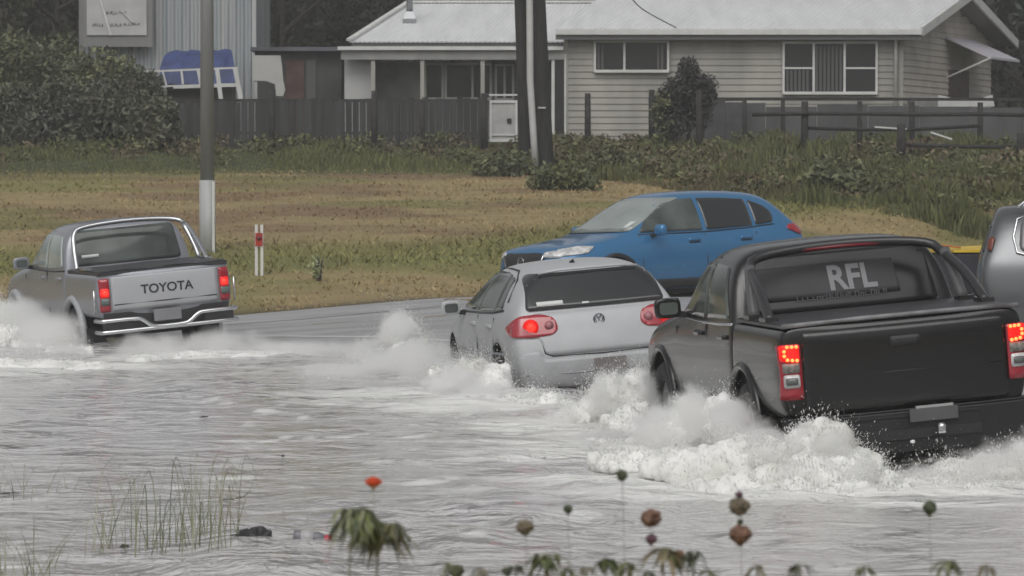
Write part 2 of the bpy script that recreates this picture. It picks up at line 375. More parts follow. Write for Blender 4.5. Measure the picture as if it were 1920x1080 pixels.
def HB(mb, name, m, parent=house, **k):
    o = mb.build(name, m, None, **k); o.data.transform(hinv); o.parent = parent; return o
zgd = 2.9; z_eave = hz(55)
xa, xb = hx(1062), hx(1690); ang = R(22); WG = 8.6
gdir = Vector((math.sin(ang), math.cos(ang), 0)); A = Vector((xa, HD, 0)); B = Vector((xb, HD, 0)); Cc = B+gdir*WG; D = A+gdir*WG
mb = MB(); weatherboards(mb, A, B, zgd, z_eave); mb.box((xa, HD+.08, zgd), (xb-.05, HD+.2, z_eave)); HB(mb, 'wall', M_board)
mb = MB(); mb.box((xa-.06, HD-.05, zgd), (xa+.04, HD+.06, z_eave)); HB(mb, 'corner_board', M_board); mb = MB(); mb.box((xb-.07, HD-.055, zgd), (xb+.03, HD+.05, z_eave)); HB(mb, 'corner_board', M_board)
zr = P(1795, -6, HD+gdir.y*WG*.5).z
mb = MB(); mb.tube([(xb-.16, HD-.38, z_eave+.02), (xb-.16, HD-.10, z_eave-.30), (xb-.16, HD-.10, zgd)], .04, 8); HB(mb, 'downpipe', M_trim)
mb = MB(); weatherboards(mb, B+Vector((.02,.05,0)), Cc, zgd, zr, top=lambda t: z_eave+(zr-z_eave)*(1-abs(2*t-1))-.05)
HB(mb, 'gable_wall', M_board2)
# roof: front slope, back slope, with overhang
ov = .45; rd = Vector((.62, 0, 0)); mid = gdir*WG*.5; up = Vector((0,0,1))
def slopept(base, s_, lift=0): return base+gdir*s_+up*(z_eave+(zr-z_eave)*(s_/(WG*.5))+lift)
A2 = Vector((xa-.1, HD, 0)); A3 = Vector((hx(700), HD, 0))
mb = MB(); corrugated(mb, slopept(A2, -ov, .10), slopept(B+rd, -ov, .10), slopept(B+rd, WG*.5, .10), slopept(Vector((hx(1062)-.55,HD,0)), WG*.5, .10))
bs = lambda base, s_: base+gdir*(WG-s_)+up*(z_eave+(zr-z_eave)*(s_/(WG*.5))+.10)
corrugated(mb, bs(B+rd, -ov), bs(A2, -ov), bs(A2+Vector((.5,0,0)), WG*.5), bs(B+rd, WG*.5)); HB(mb, 'roof', M_roof)
mb = MB(); e0 = slopept(A2, -ov-.02, .02); e1 = slopept(B+rd, -ov-.02, .02); mb.bar(e0, e1, .10, .12); HB(mb, 'gutter', M_trim)
mb = MB(); mb.bar(e0+Vector((0,.09,-.12)), e1+Vector((0,.09,-.12)), .04, .12); HB(mb, 'fascia', M_gutter)
mb = MB(); g0 = slopept(B+rd, -ov, .03); g1 = slopept(B+rd, WG*.5, .05); g2_ = bs(B+rd, -ov)-up*.05
mb.bar(g0, g1, .06, .22); HB(mb, 'barge_board', M_trim)
mb = MB(); mb.bar(g1, g2_, .06, .22); HB(mb, 'barge_board', M_trim)
mb = MB(); q0, q1, q2, q3 = slopept(B, -ov, -.02), slopept(B+rd, -ov, -.02), slopept(B+rd, WG*.5, -.02), slopept(B, WG*.5, -.02)
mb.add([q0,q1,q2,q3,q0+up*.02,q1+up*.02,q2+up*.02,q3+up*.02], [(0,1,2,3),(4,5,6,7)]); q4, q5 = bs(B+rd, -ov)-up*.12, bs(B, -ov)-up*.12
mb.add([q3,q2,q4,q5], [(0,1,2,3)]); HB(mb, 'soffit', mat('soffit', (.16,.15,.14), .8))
def window(px0, px1, py0, py1, splits, hs_=(), blinds=(), parent=house, depth=HD, fr=.055):
    k = depth/FPX; x0, x1 = (px0-960)*k, (px1-960)*k; z0, z1 = P(960, py1, depth).z, P(960, py0, depth).z; y = depth-.05
    mb = MB(); mb.box((x0-fr, y-.06, z0-fr), (x0, y+.07, z1+fr)); mb.box((x1, y-.06, z0-fr), (x1+fr, y+.07, z1+fr)); mb.box((x0, y-.06, z1), (x1, y+.07, z1+fr)); mb.box((x0-.04, y-.10, z0-fr*1.3), (x1+.04, y+.07, z0))
    cs = [x0]+[x0+(x1-x0)*s_ for s_ in splits]+[x1]
    for c_ in cs[1:-1]: mb.box((c_-fr/2, y-.05, z0), (c_+fr/2, y+.05, z1))
    for i, h_ in hs_: mb.box((cs[i]+fr/2*(i > 0), y-.045, z0+(z1-z0)*h_-fr*.4), (cs[i+1]-fr/2*(i < len(cs)-2), y+.045, z0+(z1-z0)*h_+fr*.4))
    fo = mb.build('window', M_trim, None); fo.data.transform(hinv); fo.parent = parent
    mb = MB(); mb.box((x0-.01, y-.005, z0-.01), (x1+.01, y+.004, z1+.01)); g = mb.build('pane', M_shadeglass, None); g.data.transform(hinv); g.parent = fo
    for (s0, s1, h1) in blinds:
        mb = MB(); xx = x0+(x1-x0)*s0
        while xx < x0+(x1-x0)*s1-.05: mb.box((xx, y-.022, z0+.02), (xx+.055, y-.012, z0+(z1-z0)*h1-.03)); xx += .10
        bo = mb.build('blind', M_blind, None); bo.data.transform(hinv); bo.parent = fo
    return fo
window(1117, 1250, 80, 131, (.40,), (), ((.02,.12,.98),(.86,.98,.98))); window(1470, 1640, 82, 172, (.32,.66), ((0,.49),(2,.49)), ((.02,.30,.48),(.34,.65,.97)))
# porch hood and side door at the gable end
kd = WG*.56; dp0 = B+gdir*WG*.50; dp1 = B+gdir*WG*.72; gn = Vector((gdir.y, -gdir.x, 0))
mb = MB(); mb.add([dp0+gn*.06+up*zgd, dp1+gn*.06+up*zgd, dp1+gn*.06+up*(zgd+2.1), dp0+gn*.06+up*(zgd+2.1), dp0-gn*.06+up*zgd, dp1-gn*.06+up*zgd, dp1-gn*.06+up*(zgd+2.1), dp0-gn*.06+up*(zgd+2.1)], [(0,1,2,3),(7,6,5,4),(0,4,5,1),(1,5,6,2),(2,6,7,3),(3,7,4,0)]); HB(mb, 'door', mat('dark_red_door', (.06,.03,.028), .5, var=.3))
ha, hb_ = B+gdir*WG*.46, B+gdir*WG*.80; zt = z_eave-.15
mb = MB(); mb.add([ha+gn*.04+up*(zt+.12), hb_+gn*.04+up*(zt+.12), hb_+gn*1.25+up*(zt-.42), ha+gn*1.25+up*(zt-.42), ha+gn*.04+up*(zt+.06), hb_+gn*.04+up*(zt+.06), hb_+gn*1.25+up*(zt-.48), ha+gn*1.25+up*(zt-.48)], [(0,3,2,1),(4,5,6,7),(0,1,5,4),(1,2,6,5),(2,3,7,6),(3,0,4,7)]); HB(mb, 'door_hood', mat('pale_lilac_iron', (.52,.50,.55), .4))
mb = MB(); mb.bar(ha+gn*1.2+up*(zt-.46), ha+gn*.05+up*(zt-.95), .04); HB(mb, 'hood_bracket', M_trim)
# lean-to wing on the left with verandah
yl = HD+1.4; xl0, xl1 = hx(648), hx(1062)
mb = MB(); weatherboards(mb, (hx(650), yl, 0), (xl1-.02, yl, 0), zgd, hz(112), .15); HB(mb, 'wall', mat('verandah_wall_paint', (.24,.24,.235), .7, var=.1))
mb = MB(); mb.box((hx(645), HD+.35, zgd), (hx(700), yl-.04, hz(104))); HB(mb, 'side_screen', mat('white_screen', (.46,.46,.45), .6, var=.1, vscale=.8))
zf = hz(92)
mb = MB(); mb.box((hx(640), HD-.10, hz(112)), (hx(1058), HD+.02, zf-.03)); HB(mb, 'verandah_beam', mat('beam_paint', (.27,.27,.26), .6, var=.1))
mb = MB(); mb.box((hx(634), HD-.2, zf-.03), (hx(1056), HD-.10, zf+.06)); HB(mb, 'gutter', M_trim)
mb = MB(); corrugated(mb, (hx(636), HD-.15, zf+.05), (hx(1056), HD-.15, zf+.05), (hx(1054), HD+.9, zf+.10), (hx(652), HD+.9, zf+.10)); HB(mb, 'verandah_roof', M_gutter)
z5 = P(960, 78, HD+.7).z; z6 = P(960, 6, HD+4.6).z; kx = lambda px, d: (px-960)/FPX*d
mb = MB(); mb.box((kx(660, HD+.7), HD+.7, z5-.14), (hx(1060), HD+.78, z5)); HB(mb, 'fascia', M_gutter)
mb = MB(); corrugated(mb, (kx(655, HD+.6), HD+.6, z5), (hx(1066), HD+.6, z5), (kx(1120, HD+4.6), HD+4.6, z6), (kx(768, HD+4.6), HD+4.6, z6))
mb.add([(kx(655, HD+.6), HD+.6, z5), (kx(768, HD+4.6), HD+4.6, z6), (kx(700, HD+9), HD+9, z5)], [(0,1,2)]); HB(mb, 'roof', M_roof)
mb = MB(); mb.bar((kx(655, HD+.6), HD+.58, z5+.04), (kx(768, HD+4.6), HD+4.6, z6+.05), .14, .06); mb.bar((kx(765, HD+4.6), HD+4.6, z6+.04), (kx(1122, HD+4.6), HD+4.6, z6+.04), .14, .06); HB(mb, 'ridge_cap', M_trim)
fl = P(768, 40, HD+2.6); mb = MB()
mb.box((fl.x-.17, fl.y-.17, fl.z-.25), (fl.x+.17, fl.y+.17, fl.z+.06)); mb.add([(fl.x-.17,fl.y-.17,fl.z+.06),(fl.x+.17,fl.y-.17,fl.z+.06),(fl.x+.17,fl.y+.17,fl.z+.06),(fl.x-.17,fl.y+.17,fl.z+.06),(fl.x-.09,fl.y-.09,fl.z+.25),(fl.x+.09,fl.y-.09,fl.z+.25),(fl.x+.09,fl.y+.09,fl.z+.25),(fl.x-.09,fl.y+.09,fl.z+.25)], [(0,1,5,4),(1,2,6,5),(2,3,7,6),(3,0,4,7)])
mb.tube([(fl.x, fl.y, fl.z+.2), (fl.x, fl.y, fl.z+1.1)], .085, 12); HB(mb, 'chimney', mat('flue_steel', (.30,.31,.32), .4, .6))
for a_ in (700, 792, 905, 985): mb = MB(); mb.box((hx(a_)-.05, HD-.06, zgd), (hx(a_)+.05, HD+.04, hz(112))); HB(mb, 'verandah_post', M_board)
window(800, 828, 122, 183, (), depth=yl); window(838, 918, 122, 183, (.6,), depth=yl); window(932, 960, 124, 184, (.5,), depth=yl)
mb = MB(); mb.box((hx(1040), HD-.04, hz(250)), (hx(1058), HD+.04, hz(108))); HB(mb, 'door', M_shadeglass)
mb = MB(); mb.box((hx(1034), HD-.07, hz(252)), (hx(1040)-.004, HD+.03, hz(102))); mb.box((hx(1058), HD-.07, hz(252)), (hx(1061), HD+.03, hz(102))); HB(mb, 'door_frame', M_trim)
# ------------------------------------------------------------------ shed, sign, yard things
def rel(o, base):
    o.data.transform(Matrix.Translation(-base.location)); o.parent = base; return o
def zat(x, y): return float(zg(x, y))
D1 = 97.0
def W(px, py, d): return P(px, py, d)
shed = thing('iron_shed', 'tall shed of pale blue grey corrugated iron behind the lamp pole', 'shed', (W(400,0,D1).x, D1, zat(W(400,0,D1).x, D1)))
M_iron = mat('blue_iron', (.26,.30,.32), .5, var=.35, vscale=2.2, col2=(.40,.41,.41), stretch=(3,1,.05))
mb = MB(); p0, p1 = W(155,92,D1), W(474,92,D1); zt_ = p0.z+5.2; zb_ = 2.9
def vsheet(mb, x0, x1, y, z0, z1, pitch=.20, amp=.03):
    n_ = max(4, int((x1-x0)/pitch*4)); vs = []; fs = []
    for i in range(n_+1):
        x = x0+(x1-x0)*i/n_; o_ = amp*(1 if i % 4 in (0, 1) else -1)
        vs += [(x, y+o_, z0), (x, y+o_, z1), (x, y+.08, z0), (x, y+.08, z1)]
    for i in range(n_): a = 4*i; fs += [(a, a+1, a+5, a+4), (a+2, a+6, a+7, a+3)]
    mb.add(vs, fs)
vsheet(mb, p0.x, p1.x, D1, zb_, zt_); mb.box((p0.x, D1+.081, zb_), (p1.x, D1+7, zt_)); rel(mb.build('wall', M_iron), shed)
mb = MB(); mb.box((p1.x-.02, D1-.05, zb_), (p1.x+.09, D1+.1, zt_)); rel(mb.build('corner_flashing', mat('flashing', (.42,.43,.43), .5)), shed)
mb = MB(); mb.box((p0.x-.3, D1-.4, zt_), (p1.x+.3, D1+7.3, zt_+.12)); rel(mb.build('roof', M_roof), shed)
mb = MB(); mb.box((p0.x-.09, D1-.05, zb_), (p0.x+.02, D1+.1, zt_)); rel(mb.build('corner_flashing', M_gutter), shed)
# sign board
D2 = 96.6; s0, s1 = W(163,66,D2), W(275,66,D2)
sgn = thing('sign_board', 'large pale sign board with two faded lines of writing on the shed', 'sign', (W(219,66,D2).x, D2, s0.z))
mb = MB(); mb.box((s0.x, D2-.02, s0.z), (s1.x, D2+.02, s0.z+1.9)); rel(mb.build('sign_panel', mat('sign_white', (.44,.44,.44), .5, var=.1, vscale=2.0)), sgn)
mb = MB(); mb.box((s0.x-.1, D2+.021, s0.z-.30), (s1.x+.15, D2+.1, s0.z+1.95)); rel(mb.build('backing_frame', mat('sign_back', (.20,.20,.20), .7)), sgn)
M_ink = mat('faded_ink', (.14,.14,.14), .7); mb = MB()
def scribble(mb, px0, px1, py, h, d, seed):
    r = random.Random(seed); x = px0
    while x < px1:
        w_ = r.uniform(2.5, 5); a, b = W(x, py+r.uniform(-.8,.8), d), W(min(x+w_, px1), py, d); hh = h*r.uniform(.7,1.05)*d/FPX
        k = r.random()
        if k < .5: mb.box((a.x, d-.03, a.z-hh/2), (a.x+(b.x-a.x)*.3, d-.021, a.z+hh/2)); mb.box((a.x+(b.x-a.x)*.3, d-.029, a.z-hh/2), (b.x-.008, d-.021, a.z-hh*.25))
        else: mb.box((a.x, d-.03, a.z-hh/2), (b.x-.008, d-.021, a.z+hh*.5))
        x += w_+.5
scribble(mb, 196, 222, 24.5, 6, D2, 1); scribble(mb, 224, 238, 22, 6, D2, 2); scribble(mb, 174, 194, 47, 6, D2, 3); scribble(mb, 204, 229, 47, 6, D2, 4); scribble(mb, 232, 263, 45.5, 5, D2, 5)
rel(mb.build('lettering', M_ink), sgn)
mb = MB(); mb.bar(W(188,-2,D2-.05), W(208,66,D2-.05), .05, .02); mb.bar(W(228,20,D2-.05), W(249,42,D2-.05), .03, .02); rel(mb.build('pale_stroke', M_trim), sgn)
# blue tarpaulin over a stack
D3 = 92.0
mb = MB(); q = [W(300,128,D3), W(318,97,D3+.8), W(432,94,D3+.8), W(440,127,D3)]
N_ = 14; vs = []
for i in range(N_+1):
    for j in range(6):
        a = q[0].lerp(q[3], i/N_); b_ = q[1].lerp(q[2], i/N_); p = a.lerp(b_, j/5); p.z += .02*math.sin(i*1.7+j)+.09*math.sin(math.pi*j/5); vs.append(p)
for i in range(N_+1): p = q[0].lerp(q[3], i/N_).copy(); p.z -= .42+.05*math.sin(i*2.1); p.y -= .08; vs.append(p)
fs = [(i*6+j, (i+1)*6+j, (i+1)*6+j+1, i*6+j+1) for i in range(N_) for j in range(5)]+[((N_+1)*6+i, (N_+1)*6+i+1, (i+1)*6, i*6) for i in range(N_)]
mb.add(vs, fs); o = mb.build('tarpaulin', mat('blue_tarp', (.035,.055,.16), .5, var=.25, vscale=3)); tag(o, 'dark blue tarpaulin draped behind the white rail frame', 'tarpaulin')
sd = o.modifiers.new('s', 'SOLIDIFY'); sd.thickness = .02
mb = MB(); a = W(312,130,D3+.3); b_ = W(436,130,D3+.3); mb.box((a.x, D3+.25, zat(a.x,D3)-.1), (b_.x, D3+1.4, a.z+.12)); o = mb.build('timber_stack', mat('stacked_timber', (.05,.05,.04), .9, var=.4, vscale=1, stretch=(1,1,9)), bevel=.03); tag(o, 'dark stack of timber under the blue tarpaulin', 'timber stack')
# white rail frame
D4 = 90.5
rail = thing('rail_frame', 'broken white painted rail frame in front of the blue tarpaulin', 'railing', (W(350,160,D4).x, D4, zat(W(350,160,D4).x, D4)))
M_rail = mat('rail_white', (.55,.55,.53), .5, var=.1)
def railbar(a, b, w_, nm='rail'): mb = MB(); mb.bar(W(*a, D4), W(*b, D4), w_); rel(mb.build(nm, M_rail), rail)
railbar((232,136), (446,127), .045); railbar((258,165), (325,161), .04); railbar((325,163), (450,159), .085)
for a, b, w_ in (((266,133),(274,162),.06), ((305,133),(312,160),.04), ((340,130),(343,158),.05), ((371,129),(377,160),.07), ((407,128),(415,190),.10), ((441,128),(452,187),.11)): railbar(a, b, w_, 'baluster')
# white panel with a curved leg (old appliance panel), reddish shed
D5 = 91.5; mb = MB()
poly = [(474,104),(526,104),(529,125),(531,150),(535,168),(531,180),(518,180),(516,158),(500,152),(474,151)]
pts = [W(x,y,D5) for x,y in poly][::-1]; mb.prism([(p.x, p.z) for p in pts], D5-.06, D5+.06)
mb.bar(W(480,150,D5), (W(480,150,D5).x, D5, zat(W(480,150,D5).x, D5)), .06)
o = mb.build('white_panel', mat('weathered_white', (.42,.42,.40), .6, var=.12, vscale=1)); tag(o, 'upright white board with a ragged lower edge beside the shed', 'board')
D6 = 95.0; rs = thing('garden_shed', 'low dark shed with a rusty red panel left of the house', 'shed', (W(570,150,D6).x, D6, zat(W(570,150,D6).x, D6)))
a, b_ = W(478,96,D6), W(640,96,D6)
mb = MB(); mb.box((a.x, D6, 2.9), (b_.x, D6+3, a.z)); rel(mb.build('wall', mat('dark_shed_wall', (.045,.045,.045), .8, var=.4, vscale=1.5)), rs)
mb = MB(); mb.box((a.x-.1, D6-.25, a.z), (b_.x+.1, D6+3.2, a.z+.10)); rel(mb.build('roof', mat('purple_grey_roof', (.085,.08,.10), .6, var=.5, vscale=1)), rs)
mb = MB(); a, b_ = W(536,112,D6), W(570,200,D6); mb.box((a.x, D6-.03, 2.95), (b_.x, D6-.003, a.z)); rel(mb.build('door', mat('rust_red_panel', (.075,.042,.036), .8, var=.4, vscale=2)), rs)
mb = MB(); a, b_ = W(575,112,D6), W(592,200,D6); mb.box((a.x, D6-.03, 2.95), (b_.x, D6-.003, a.z)); rel(mb.build('post', mat('grey_post', (.09,.09,.09), .8)), rs)

# ------------------------------------------------------------------ fences
M_darkboard = mat('dark_fence_boards', (.042,.042,.043), .85, var=.35, vscale=1.3, stretch=(6,1,.4))
M_greyboard = mat('grey_fence_sheet', (.075,.076,.078), .7, var=.22, vscale=.9, stretch=(1.5,1,1))
M_post = mat('weathered_post', (.030,.029,.028), .9, var=.4, vscale=6)
def fence_run(name, label, cat, d, px0, px1, pytop, board_w, m, n_rails=2, seed=0, gap=.012):
    r = random.Random(seed); a, b = W(px0, pytop[0], d), W(px1, pytop[1], d)
    t = thing(name, label, cat, ((a.x+b.x)/2, d, zat((a.x+b.x)/2, d)))
    mb = MB(); x = a.x
    while x < b.x:
        f_ = (x-a.x)/(b.x-a.x); zt = a.z+(b.z-a.z)*f_+r.uniform(-.04,.04); x2 = min(x+board_w-gap, b.x)
        mb.box((x, d-.012+r.uniform(-.006,.006), zat(x, d)-.1), (x2, d+.012, zt)); x += board_w
    rel(mb.build('fence_panel', m), t)
    for k in range(n_rails):
        mb = MB(); h = .35+k*.75; mb.bar((a.x, d+.05, zat(a.x, d)+h), (b.x, d+.05, zat(b.x, d)+h), .07); rel(mb.build('rail', M_post), t)
    return t
fl_ = fence_run('paling_fence', 'long dark paling fence left of the white gate', 'fence', 86.0, -30, 912, (196,182), .16, M_darkboard, seed=1)
fr_ = fence_run('sheet_fence', 'grey sheet fence running past the weatherboard wall to the right edge', 'fence', 87.5, 1340, 1960, (196,204), 1.2, M_greyboard, seed=2)
fm_ = fence_run('paling_fence', 'short dark grey fence panel behind the narrow dark shrub', 'fence', 87.0, 1216, 1396, (178,196), .9, mat('charcoal_sheet', (.06,.06,.062), .75, var=.2), seed=3)
def post(px, pyt, pyb, d, wd, name='fence_post', label='', grp='timber fence posts in the weeds', lean=0):
    p = W(px, pyt, d); zb = zat(p.x, d); t = MB(); r = random.Random(px)
    t.tube([(0,0,-.3), (lean*.5, 0, (p.z-zb)*.5), (lean, 0, p.z-zb)], [wd*.55, wd*.48], 9)
    o = t.build(name, M_post); o.location = (p.x-lean, d, zb); tag(o, label, 'fence post', grp); return o
PL = [(510,168,250,85.2,.13,'dark fence post right of the lamp pole rising above the palings'), (702,170,275,84.6,.14,'dark post standing before the palings below the verandah end'),
      (792,190,270,84.8,.12,'dark post at the palings midway under the verandah windows'), (908,175,262,84.8,.16,'thick dark post beside the white gate'),
      (1102,175,285,84,.14,'lone dark post in front of the weatherboard wall near the twin poles'), (1222,168,250,85,.14,'dark post at the left end of the charcoal fence panel'),
      (1311,170,310,82,.13,'post under the narrow dark shrub'), (1396,185,260,86,.11,'short post top poking above the fence left of the wide window'),
      (1468,183,240,86.5,.10,'small post under the left edge of the wide window'), (1509,190,320,82,.16,'thick dark post below the wide window left pane'),
      (1612,190,280,84,.12,'slim post below the right corner of the wide window'), (1690,232,334,80.5,.19,'thick brown post standing nearest in the green weeds'),
      (1710,190,300,83,.13,'rough tall post just behind the thick brown post'), (1814,262,312,83.5,.10,'short post hanging under the rail near the right edge'),
      (1838,192,300,84.5,.13,'dark post in front of the white scrap by the gable'), (1915,250,350,80,.20,'dark post cut by the right edge of the photo')]
for a in PL: post(a[0], a[1], a[2], a[3], a[4], label=a[5])
def rbar(pts, d, wd, label):
    o = MB(); q = [W(x, y, d) for x, y in pts]; o.tube(q, wd/2, 6); o = o.build('fence_rail', M_post); tag(o, label, 'fence rail', 'timber rails between the posts')
    return o
rbar([(1410,215),(1510,213),(1620,213),(1715,215),(1840,214),(1925,216)], 81.9, .10, 'long top rail crossing in front of the grey sheet fence')
rbar([(1512,240),(1610,243),(1712,243),(1838,236)], 82.2, .09, 'middle rail sagging between the thick posts')
rbar([(1693,269),(1712,272),(1820,275),(1912,276)], 80.9, .10, 'lowest rail running from the brown post to the right edge')
o = MB(); o.bar(W(1640,238,81.6), W(1700,242,81.6), .035); o = o.build('timber_offcut', M_trim); tag(o, 'thin pale stick lying on the middle rail', 'stick')
o = MB(); o.bar(W(1745,248,81.6), W(1785,261,81.6), .035); o = o.build('timber_offcut', M_trim); tag(o, 'thin pale stick slanting below the rail right of the brown post', 'stick')
# scrap by the gable
mb = MB(); poly = [(1758,200),(1758,178),(1800,187),(1832,187),(1860,178),(1864,200)]; pts = [W(x,y,89) for x,y in poly][::-1]; mb.prism([(p.x,p.z) for p in pts], 88.9, 89.1)
mb.bar(W(1800,198,89), (W(1800,198,89).x, 89, zat(W(1800,198,89).x, 89)), .06)
tag(mb.build('cover_sheet', mat('white_scrap', (.50,.50,.49), .6, var=.1)), 'ragged white sheet propped above the fence below the gable', 'sheet')
mb = MB(); a, b_ = W(1705,182,89.5), W(1757,182,89.5); mb.box((a.x, 89.3, zat(a.x,89)-.1), (b_.x, 90, a.z)); tag(mb.build('storage_box', mat('grey_box', (.19,.19,.18), .7, var=.2, vscale=4), bevel=.03), 'grey box standing against the gable wall beside the ragged white sheet', 'box')
# gate
g0, g1 = W(918,188,84.9), W(966,266,84.9)
gate = thing('garden_gate', 'white panelled gate between the dark fence and twin poles', 'gate', ((g0.x+g1.x)/2, 84.9, g1.z))
mb = MB(); mb.box((g0.x+.04, 84.9, g1.z+.05), (g1.x, 84.93, g0.z-.05)); rel(mb.build('gate_panel', mat('gate_white', (.40,.40,.39), .6, var=.14, vscale=3)), gate)
mb = MB(); mb.box((g0.x, 84.86, g1.z), (g0.x+.05, 84.95, g0.z)); mb.box((g1.x, 84.86, g1.z), (g1.x+.05, 84.95, g0.z)); mb.box((g0.x+.05, 84.87, g0.z-.06), (g1.x, 84.94, g0.z)); mb.box((g0.x+.05, 84.87, g1.z), (g1.x, 84.94, g1.z+.06)); mb.box((g0.x+.05, 84.87, g1.z+.14), (g1.x, 84.895, g1.z+.17)); rel(mb.build('frame', M_trim), gate)
mb = MB(); mb.box((g0.x-.02, 84.84, g0.z+.10), (g1.x+.06, 84.9, g0.z+.14)); rel(mb.build('top_rail', M_trim), gate)
mb = MB(); c_ = W(955,226,84.8); mb.box((c_.x-.05, 84.86, c_.z-.05), (c_.x+.05, 84.898, c_.z+.05)); rel(mb.build('latch', M_post), gate)

# ------------------------------------------------------------------ poles
DP = 78.5
M_pole = mat('tarred_timber', (.026,.025,.025), .85, var=.4, vscale=5, stretch=(4,4,.5), bump=.4)
def timber_pole(label, top, bot, d, r0, r1):
    a, b = W(*bot, d), W(*top, d); dirv = (b-a).normalized(); foot = Vector((a.x, a.y, zat(a.x, d)-.3)); hd = b+dirv*5.5
    t = MB(); t.tube([foot, a, b, hd], [r0, r1], 14); o = t.build('power_pole', M_pole); loc = Vector((a.x, d, zat(a.x, d))); o.data.transform(Matrix.Translation(-loc)); o.location = loc
    tag(o, label, 'power pole', 'twin timber power poles'); return o
pa = timber_pole('left dark timber pole of the leaning pair before the house', (977,0), (988,322), DP+.25, .17, .125)
pb = timber_pole('right thicker dark timber pole of the leaning pair before the house', (1006,0), (1020,312), DP, .23, .165)
mb = MB(); q = [W(993,0,DP-.45)+Vector((0,0,5)), W(993,0,DP-.45), W(994,150,DP-.45), W(1000,250,DP-.45), W(1005,330,DP-.45)]; mb.tube(q, .072, 10)
tag(mb.build('cable_conduit', mat('white_conduit', (.50,.50,.49), .5, var=.08)), 'white cable conduit running down between the twin timber poles', 'conduit')
o = MB(); o.bar(W(1009,202,DP-.24), W(1023,202,DP-.24), .05, .03); o = o.build('pole_plate', M_trim); tag(o, 'small pale plate nailed to the right timber pole', 'plate')
# overhead wire
mb = MB(); mb.tube([W(1165,-40,85), W(1190,8,86), W(1225,30,88), W(1268,52,91)], .013, 5, smooth_path=2); tag(mb.build('overhead_wire', M_post), 'thin black service wire dropping to the house roof', 'wire')
# lamp pole
DL = 60.0; xl = W(389,480,DL).x; lp = thing('lamp_pole', 'grey steel street lamp pole with a pale lower sleeve behind the silver pickup', 'lamp pole', (xl, DL, zat(xl, DL)))
zj = W(389,338,DL).z-zat(xl, DL)
mb = MB(); mb.tube([(0,0,zj-.05), (0,0,zj+8)], [.115,.085], 18); mb.build('pole', mat('grey_steel_pole', (.26,.263,.27), .55, var=.1, vscale=2, stretch=(5,5,.4)), lp)
mb = MB(); mb.tube([(0,0,-.3), (0,0,zj)], [.135,.128], 18); mb.build('sleeve', mat('pale_sleeve', (.38,.39,.385), .5, var=.1, vscale=3, stretch=(3,3,.5)), lp)
mb = MB(); mb.box((.085,-.115,-.1), (.125,-.075,zj-.02)); mb.build('edge_strip', M_trim, lp)
mb = MB(); mb.tube([(0,0,zj+7.9),(.3,-.3,zj+8.6),(1.6,-1.2,zj+8.9)], .05, 8, smooth_path=2); mb.box((1.5,-1.9,zj+8.82),(1.8,-1.1,zj+8.96)); mb.build('lamp_arm', M_gutter, lp)
# marker post
DM = 57.0; xm = W(486,535,DM).x; mp_ = thing('marker_post', 'slim white roadside marker post with a red reflector band', 'marker post', (xm, DM, zat(xm, DM)))
zmt = W(486,421,DM).z-zat(xm, DM); zr_ = W(486,449,DM).z-zat(xm, DM)
for s_ in (-1, 1): mb = MB(); mb.box((s_*.042-.022,-.02,-.2), (s_*.042+.022,.02,zmt)); mb.build('stake', M_white if False else M['white'], mp_)
mb = MB(); mb.box((-.055,-.034,zr_-.10), (.055,-.021,zr_+.10)); mb.build('reflector_band', mat('red_band', (.36,.03,.02), .4, var=.2, vscale=12), mp_)
mb = MB(); mb.lathe([(0,0),(.035,0),(.035,.012),(0,.012)], 14, Matrix.Translation((.0,-.036,zr_+.02))@Matrix.Rotation(R(90),4,'X')); mb.build('reflector', mat('dark_red_disc', (.12,.01,.01), .2), mp_)

# ------------------------------------------------------------------ trees and shrubs
tree(30, 104, 12, 3.2, .22, 'big dark tree at the far left behind the bushes', n=9000, low=.02)
tree(110, 101, 6.5, 1.9, .12, 'olive leaved tree against the left edge of the shed', cols=[(.050,.052,.026),(.060,.060,.030)], n=7000, low=.02)
tree(520, 106, 12, 3.0, .22, 'dark tree rising above the low red shed', n=9000, low=.05)
tree(640, 112, 14, 3.6, .25, 'dark tree behind the chimney end of the house roof', n=9000, low=.05)
tree(860, 118, 13, 4.2, .25, 'dark tree behind the ridge of the verandah roof', n=8000, low=.05)
tree(1010, 120, 13, 4, .25, 'dark tree behind the twin timber poles', n=7000, low=.05)
tree(1850, 112, 13, 3.4, .25, 'dark tree behind the right barge board of the gable', n=9000, low=.03, cols=[(.040,.036,.028),(.034,.040,.026)])
tree(1960, 105, 13, 3.4, .25, 'deep green tree at the top right corner', n=9000, low=.03, cols=[(.024,.036,.022),(.034,.042,.026)])
